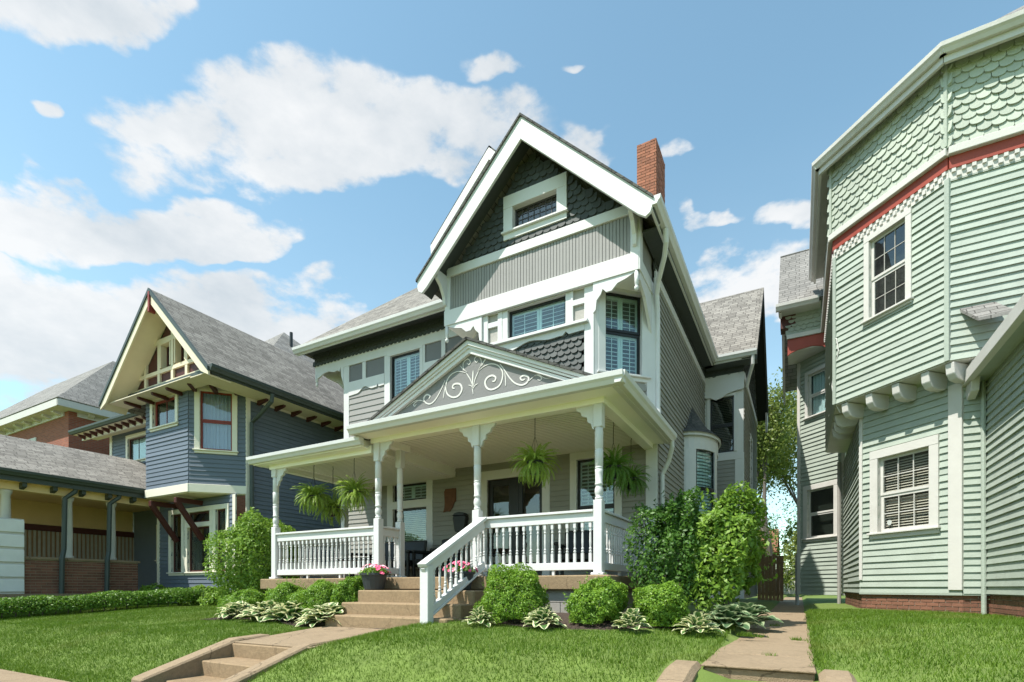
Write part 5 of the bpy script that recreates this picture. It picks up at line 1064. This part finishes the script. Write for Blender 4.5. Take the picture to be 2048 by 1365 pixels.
# clipped box along the porch
for i, (px, Y, rx_, h, lb) in enumerate(((490, 6.45, .42, .46, 'low round box shrub left of the striped hostas, nearest the blue house'), (578, 6.6, .42, .60, 'box shrub in front of the left porch railing, left of the wide one'), (650, 6.55, .50, .56, 'wide low box shrub below the left railing, beside the flower pot'), (702, 6.6, .34, .66, 'upright box shrub hard against the left flower pot'), (617, 6.2, .25, .22, 'smallest box shrub, tucked behind the striped hostas'),
        (1030, 6.15, .46, .62, 'round clipped box shrub right of the stair railing, left of three'), (1193, 6.2, .40, .50, 'round clipped box shrub under the porch corner, middle of three'), (1322, 6.45, .34, .48, 'round clipped box shrub below the tall dark shrub, right of three'))):
    x = gx(px, Y); zb = float(gz(x, Y)); shrub('box_shrub', lb, (x, Y, zb+h*.42), (rx_, rx_*.95, h*.66), 19000 if rx_ > .3 else 8000, .019, 'leaf_box', 20+i, 'box shrubs along the porch', k=.13, asp=.42, sprigs=34, core=.75)
# hostas: every leaf its own piece
def hosta_leaf(m, sd):
    g_ = np.random.default_rng(sd); V = []; UV = []; nu, nv = 4, 7; bend = g_.uniform(.5, .9)
    for j in range(nv+1):
        s = j/nv; w = .30*(math.sin(PI*s**.72)**.8)*(1-.15*s)+.012; yy = s*math.cos(bend*s*.9); zz_ = .55*s-bend*.75*s*s
        for i in range(nu+1): e = 2*i/nu-1; V.append((e*w, yy, zz_+.22*w*abs(e)**1.5+.018*math.sin(s*17+e*3)*abs(e))); UV.append((e, s))
    fs = [(j*(nu+1)+i, j*(nu+1)+i+1, (j+1)*(nu+1)+i+1, (j+1)*(nu+1)+i) for j in range(nv) for i in range(nu)]
    me = bpy.data.meshes.new('leaf'); me.from_pydata(V, [], fs); ul = me.uv_layers.new(name='UVMap')
    for l in me.loops: ul.data[l.index].uv = UV[l.vertex_index]
    for p in me.polygons: p.use_smooth = True
    me.materials.append(M[m]); return me
HL = [hosta_leaf('leaf_hosta', i) for i in range(4)]; HD = [hosta_leaf('leaf_hosta_dark', i) for i in range(3)]
def hosta(px, Y, r, n, lb, dark=False):
    x = gx(px, Y); zb = float(gz(x, Y))+.01; t = thing('hosta', lb, 'hosta', (x, Y, zb), 'hostas edging the bed')
    for i in range(n):
        ring = (i/n)**.8; a = i*2.39996+random.uniform(-.3, .3); tilt = R(68)-R(62)*ring+random.uniform(-.15, .15); s = r*.72*(.72+.28*ring)*random.uniform(.7, 1.12)
        link('leaf', random.choice(HD if dark else HL), t, 0, Matrix.Translation((x+math.cos(a)*r*.42*ring, Y+math.sin(a)*r*.42*ring, zb+.03+.14*(1-ring)))@Matrix.Rotation(a-PI/2, 4, 'Z')@Matrix.Rotation(tilt-.35, 4, 'X')@Matrix.Rotation(random.uniform(-.35, .35), 4, 'Y')@Matrix.Diagonal((s*1.05, s, s, 1)))
for a in ((478, 6.0, .46, 60, 'cream-edged hosta at the left end of the bed'), (535, 5.98, .52, 76, 'cream-edged hosta, left half of the widest clump'), (580, 6.02, .52, 76, 'cream-edged hosta, right half of the widest clump'), (655, 5.95, .56, 84, 'cream-edged hosta beside the left side of the porch steps'),
          (958, 5.72, .25, 40, 'small cream-edged hosta just right of the stair railing'), (1086, 5.72, .31, 56, 'cream-edged hosta between the two left box shrubs right of the steps'), (1264, 5.85, .26, 46, 'cream-edged hosta between the middle and right box shrubs'), (1394, 6.15, .30, 50, 'cream-edged hosta in front of the tall dark shrub')): hosta(*a)
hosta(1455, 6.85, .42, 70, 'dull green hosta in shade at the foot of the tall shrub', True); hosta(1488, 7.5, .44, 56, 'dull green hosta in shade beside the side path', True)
# hanging ferns
def frond(m, sd):
    g_ = np.random.default_rng(sd); V = []; fs = []; n = 30; bend = g_.uniform(1.3, 2.6)
    P = []
    for i in range(n+1): s = i/n; a = .75-bend*s; P.append((s, a))
    y = z = 0; pts = []
    for s, a in P: pts.append(np.array([.03*math.sin(s*5+sd), y, z])); y += math.cos(a)/n; z += math.sin(a)/n
    for i in range(1, n):
        s = i/n; w = .085*math.sin(PI*min(1, s*.9+.12))**.7; p = pts[i]; d_ = pts[i+1]-pts[i-1]; d_ = d_/np.linalg.norm(d_)
        for e in (-1, 1):
            k = len(V); tip = p+np.array([e*w, 0, 0])+d_*w*.35+np.array([0, 0, -.02-.03*g_.random()]); V += [p-d_*.016, tip, p+d_*.016]; fs.append((k, k+1, k+2))
    me = bpy.data.meshes.new('frond'); me.from_pydata([tuple(v) for v in V], [], fs); me.materials.append(M[m]); return me
FR = [frond('leaf_fern', i) for i in range(4)]; FD = [frond('leaf_fern_dark', i) for i in range(4)]
def fern(x, y, z, ceil, r, n, lb, dark=False):
    t = thing('hanging_fern', lb, 'fern', (x, y, z-.16), 'ferns hung from the porch ceiling')
    MB().lathe([(.085, -.20), (.125, -.03), (.135, -.02), (.135, 0), (.11, -.01)], (x, y, z), 14).build('basket', 'blackmetal', t, smooth=True)
    ch_ = MB(); ch_.tube([(x, y, ceil), (x, y, ceil-.03), (x+.012, y, ceil-.06), (x, y, ceil-.08), (x, y, z+.40)], .006, 5)
    for k in range(3): a = k*2.094; ch_.tube([(x, y, z+.40), (x+math.cos(a)*.13, y+math.sin(a)*.13, z-.01)], .003, 4)
    ch_.build('chain', 'chain', t)
    for i in range(n):
        a = i*2.39996+random.uniform(-.3, .3); q = (i/n); s = r*random.uniform(.75, 1.15); tl = R(55)*(1-q)-R(75)*q+random.uniform(-.3, .3)
        link('frond', random.choice(FD if dark else FR), t, 0, Matrix.Translation((x+math.cos(a)*.04, y+math.sin(a)*.04, z-.02))@Matrix.Rotation(a-PI/2, 4, 'Z')@Matrix.Rotation(tl, 4, 'X')@Matrix.Rotation(random.uniform(-.4, .4), 4, 'Y')@Matrix.Diagonal((s, s, s, 1)))
fern(-8.72, 7.44, 3.48, 4.16, .43, 150, 'leftmost hanging fern, nearest the blue house')
fern(-8.62, 7.85, 3.30, 4.16, .42, 130, 'hanging fern just behind and below the leftmost one')
fern(-7.55, 7.40, 3.46, 4.16, .43, 150, 'hanging fern left of the entrance posts, with long chain')
fern(-3.68, 7.45, 3.60, 4.36, .43, 160, 'bright hanging fern in front of the dark doorway')
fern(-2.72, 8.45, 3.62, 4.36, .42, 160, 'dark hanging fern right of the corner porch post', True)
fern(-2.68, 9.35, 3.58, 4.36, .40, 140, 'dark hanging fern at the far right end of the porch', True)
# flower tubs
BL = []
for mm in ('flower', 'flower_pale'):
    V = [(0, 0, 0)]; fs = []
    for k in range(10): a = k*PI/5; r_ = .032 if k % 2 == 0 else .024; V.append((math.cos(a)*r_, math.sin(a)*r_, .012))
    fs = [(0, 1+k, 1+(k+1) % 10) for k in range(10)]; me = bpy.data.meshes.new('blossom'); me.from_pydata(V, [], fs); me.materials.append(M[mm]); BL.append(me)
def tub(x, y, z, lb):
    t = thing('flower_tub', lb, 'planter', (x, y, z), 'tubs of pink petunias on the steps')
    MB().lathe([(.15, 0), (.165, .02), (.215, .25), (.235, .255), (.235, .29), (.21, .29), (.20, .24)], (x, y, z), 16).build('tub', 'planter', t, smooth=False)
    n = 700; D = unit(rng.normal(0, 1, (n, 3))); D[:, 2] = abs(D[:, 2]); P = np.array([x, y, z+.27])+D*np.array([.25, .25, .13])*rng.uniform(.6, 1, (n, 1)); leaves(P, D, .025, 'leaf_box', 'foliage', t)
    for k in range(46):
        a = random.random()*6.28; e = random.uniform(.05, 1.45); d_ = Vector((math.cos(a)*math.cos(e), math.sin(a)*math.cos(e), math.sin(e))); p = Vector((x, y, z+.27))+Vector((d_.x*.27, d_.y*.27, d_.z*.16))
        link('blossom', BL[0 if random.random() < .72 else 1], t, 0, Matrix.Translation(p)@(d_+Vector((-.2, -.4, .1))).to_track_quat('Z', 'Y').to_matrix().to_4x4()@Matrix.Scale(random.uniform(.85, 1.25), 4))
tub(-6.33, 6.66, 1.56, 'dark tub of pink petunias on the left of the steps'); tub(-4.60, 6.70, 1.56, 'dark tub of pink petunias behind the stair railing')
# hedge and low plants by the blue house
def hedge():
    t = thing('hedge', 'long low clipped hedge in front of the blue house porch', 'hedge', (-14.9, 6.3, 1.05)); n = 26000
    s = rng.random(n); xh = -15.35+1.25*s; y = 3.3+5.1*s; D = unit(rng.normal(0, 1, (n, 3))); D[:, 2] = np.where(D[:, 2] < -.3, -D[:, 2], D[:, 2])
    w = .36+.05*np.sin(s*31)+.04*np.sin(s*67); hh = .22*(1+.12*np.sin(s*23)+.1*np.sin(s*51+1)); q = np.abs(D).max(1)[:, None]; Bx = D/q*.75+D*.35; k = rng.uniform(.75, 1.0, n)
    P = np.stack([xh+Bx[:, 0]*w*k, y+Bx[:, 1]*.3, gz(xh, y)+.20+Bx[:, 2]*hh*k], -1); leaves(P, D+np.array([0, 0, .3]), .028, 'leaf_hedge', 'foliage', t)
    q = MB()
    for k in range(24): s_ = k/24; q.tube([(-15.35+1.25*s_, 3.3+5.1*s_, .95), (-15.3+1.25*s_, 3.32+5.1*s_, 1.3)], .012, 5)
    q.build('stems', 'bark', t)
hedge()
for i, (x, y, r_, lb) in enumerate(((-15.9, 8.0, .42, 'leafy low plant behind the left end of the hedge'), (-14.3, 8.35, .40, 'leafy low plant at the foot of the blue bay window'), (-13.2, 8.2, .36, 'leafy low plant at the blue house corner'))): shrub('garden_plant', lb, (x, y, 1.28), (r_, r_, .32), 1500, .05, 'leaf_bright', 60+i, 'plants beside the blue house', cat='plant')
# trees beyond the side path
def tree(lb, x, y, h, cr, seed, n, size, m, trunk=.2):
    g_ = random.Random(seed); t = thing('tree', lb, 'tree', (x, y, 1.1), 'trees behind the houses'); q = MB(); tips = []
    def grow(p, d_, l, r_, lev):
        pts = [p]; 
        for k in range(4): d_ = (d_+Vector((g_.uniform(-.12, .12), g_.uniform(-.12, .12), .04))).normalized(); pts.append(pts[-1]+d_*l/4)
        q.tube(pts, [r_*(1-.12*k) for k in range(5)], 6 if lev < 2 else 4)
        if lev >= 4 or r_ < .012: tips.extend(pts[1:]); return
        if lev >= 2: tips.extend(pts[2:])
        for k in range(3 if lev else 4): a = g_.uniform(0, 6.28); sp = g_.uniform(.3, .7); e = (d_+Vector((math.cos(a)*sp, math.sin(a)*sp, g_.uniform(-.05, .25)))).normalized(); grow(pts[-1 if k < 2 else 3], e, l*g_.uniform(.62, .8), r_*.58, lev+1)
    grow(Vector((x, y, 1.0)), Vector((0, 0, 1)), h*.30, trunk, 0); q.build('trunk', 'bark', t)
    T = np.array([tuple(p) for p in tips]); I = rng.integers(0, len(T), n); P = T[I]+rng.normal(0, cr, (n, 3)); leaves(P, rng.normal(0, 1, (n, 3))+np.array([0, 0, .5]), size, m, 'crown', t, .5)
tree('tall slender tree in spring leaf behind the gap between the houses', -1.25, 31, 13.5, .42, 3, 30000, .09, 'leaf_tree', .24)
tree('tall spring tree behind the green house corner', .9, 36, 15, .5, 5, 26000, .10, 'leaf_tree', .22)
tree('thin tree rising behind the grey house wing', -3.2, 36, 12, .5, 9, 15000, .10, 'leaf_tree', .18)
for i, (x, y, r_, h, lb) in enumerate(((-2.6, 30, 1.2, 3.6, 'leafy bush behind the wooden gate'), (.6, 33, 1.5, 4.2, 'leafy bush at the end of the side path'), (-4, 44, 3, 6, 'tall bushy growth at the back of the yards, left'), (3, 46, 4, 7, 'tall bushy growth at the back of the yards, right'))): shrub('bush', lb, (x, y, 1+h*.5), (r_, r_, h*.55), 6000, .11, 'leaf_tree' if i < 2 else 'leaf_dark', 80+i, 'bushes behind the houses', cat='bush', k=.3)
# wooden gate, back fence, garage
gt = thing('wooden_gate', 'brown board gate standing in the side passage', 'gate', (-1.35, 20.9, 1.1))
for k in range(7): x = -1.34+k*.12; MB().cube(x, x+.112, 20.9, 20.925, 1.12, 2.75+.05*math.sin(k*2)).build('board', 'wood', gt)
for z in (1.35, 2.45): MB().cube(-1.34, -.50, 20.925, 20.97, z, z+.09).build('rail', 'wood', gt)
fn = thing('back_fence', 'pale weathered board fence at the end of the side passage', 'fence', (-.4, 40, 1.1))
bm_ = MB().cube(0, .14, 0, .025, 0, 1.75).mesh('board', 'fence_pale')
for k in range(80): link('board', bm_, fn, 0, Matrix.Translation((-6+k*.15, 40, 1.1+.03*math.sin(k*1.7))))
for z in (1.4, 2.5): MB().cube(-6, 6, 40.03, 40.08, z, z+.09).build('rail', 'fence_pale', fn)
gr = thing('garage', 'small pale garage with orange-brown roof behind the yard', 'garage', (-3.6, 50, 1.1)); MB().cube(-8, -2.0, 48, 54, 1.0, 4.6).build('wall', 'cream', gr)
MB().prism([(-8.4, 47.6, 4.5), (-1.6, 47.6, 4.5), (-1.6, 51, 6.6), (-8.4, 51, 6.6)], (0, 0, .12)).build('roof', 'terracotta', gr); MB().prism([(-8.4, 54.4, 4.5), (-1.6, 54.4, 4.5), (-1.6, 51, 6.6), (-8.4, 51, 6.6)], (0, 0, .12)).build('roof', 'terracotta', gr)
MB().cube(-4.2, -2.0, 47.96, 48.0, 1.0, 3.4).build('door', 'white_old', gr)
ar = thing('arbor', 'dark timber arbor at the end of the side path', 'arbor', (-.3, 34, 1.1))
for x in (-1.05, .55): MB().cube(x, x+.1, 34, 34.1, 1.1, 3.3).build('post', 'bark', ar)
MB().cube(-1.4, .9, 33.9, 34.25, 3.3, 3.45).build('beam', 'bark', ar)

# ================================================================== PORCH FURNITURE AND SMALL THINGS
def seat(name, lb, x, y, w, d_, rot, cat, group=None, mm='black'):
    t = thing(name, lb, cat, (x, y, SLAB), group); X_ = Matrix.Translation((x, y, SLAB))@Matrix.Rotation(rot, 4, 'Z')
    def pc(nm, x0, x1, y0, y1, z0, z1, bev=.015, lean=0):
        q = MB(); q.prism([X_@Vector(p) for p in ((x0, y0, z0), (x1, y0, z0), (x1, y1, z0), (x0, y1, z0))], (X_.to_3x3()@Vector((0, lean, z1-z0)))); q.build(nm, mm, t, bevel=bev)
    pc('seat', -w/2+.06, w/2-.06, -d_/2, d_/2-.06, .30, .44, .03); pc('backrest', -w/2+.05, w/2-.05, d_/2-.12, d_/2-.02, .40, .92, .03, .10)
    for s_ in (-1, 1):
        pc('arm', s_*w/2-.05, s_*w/2+.05, -d_/2, d_/2, .58, .64)
        for e in (-1, 1): pc('leg', s_*(w/2)-.03, s_*(w/2)+.03, e*(d_/2-.05)-.03, e*(d_/2-.05)+.03, 0, .58, .006)
seat('porch_sofa', 'black outdoor sofa on the left part of the porch', -8.35, 9.25, 1.7, .75, 0, 'sofa'); seat('porch_chair', 'black armchair on the porch beside the doorway', -6.95, 9.2, .75, .75, R(-20), 'chair'); seat('porch_chair', 'dark armchair behind the right-hand railing', -3.55, 9.05, .75, .75, R(15), 'chair')
tb = thing('porch_table', 'low dark table in front of the porch sofa', 'table', (-8.3, 8.3, SLAB)); MB().cube(-8.75, -7.85, 8.05, 8.55, SLAB+.40, SLAB+.44).build('table_top', 'black', tb, bevel=.006)
for x in (-8.7, -7.94): 
    for y in (8.1, 8.46): MB().cube(x, x+.04, y, y+.04, SLAB, SLAB+.40).build('leg', 'black', tb)
# state-shaped wooden sign and wall box beside the door
sg = [(-7.29, 3.42), (-7.31, 3.36), (-7.22, 3.38), (-7.12, 3.37), (-7.04, 3.46), (-6.99, 3.58), (-6.95, 3.60), (-6.95, 3.90), (-7.25, 3.90), (-7.26, 3.86), (-7.28, 3.85), (-7.265, 3.6), (-7.27, 3.48)]
tag(MB().poly(f1, sg, .03, .055).build('wall_sign', 'rust', bevel=.004), 'rust-brown wooden sign cut in the outline of a state on the porch wall', 'sign')
wb = thing('wall_box', 'black wall box with arched top hung below the wooden sign', 'mailbox', (-6.78, 9.9, 2.86)); MB().prism([f1.P(u, z, .03) for u, z in ((-6.90, 2.88), (-6.66, 2.88), (-6.60, 3.20), (-6.62, 3.24), (-6.94, 3.24), (-6.96, 3.20))], f1.n*.14).build('box', 'black', wb, bevel=.012)
MB().prism([f1.P(u, z, .028) for u, z in ((-6.96, 3.24), (-6.60, 3.24), (-6.66, 3.30), (-6.78, 3.32), (-6.90, 3.30))], f1.n*.16).build('lid', 'black', wb, bevel=.008)
# cable on the green house corner and the round sticker on its lower window
MB().tube([(.60, 12.12, 6.55), (.63, 12.0, 6.45), (.66, 11.98, 6.2), (.60, 12.08, 5.9), (.56, 12.14, 5.6), (.60, 12.1, 5.25), (.70, 12.15, 5.05)], .012, 5).build('cable', 'white_old', G)
p = c1.P(.52, 2.82, -.075); MB().prism([p+c1.u*math.cos(a)*.045+up*math.sin(a)*.05 for a in np.linspace(0, 2*PI, 14)[:-1]], c1.n*.003).build('sticker', 'lamp_white', G)
finish_pieces()
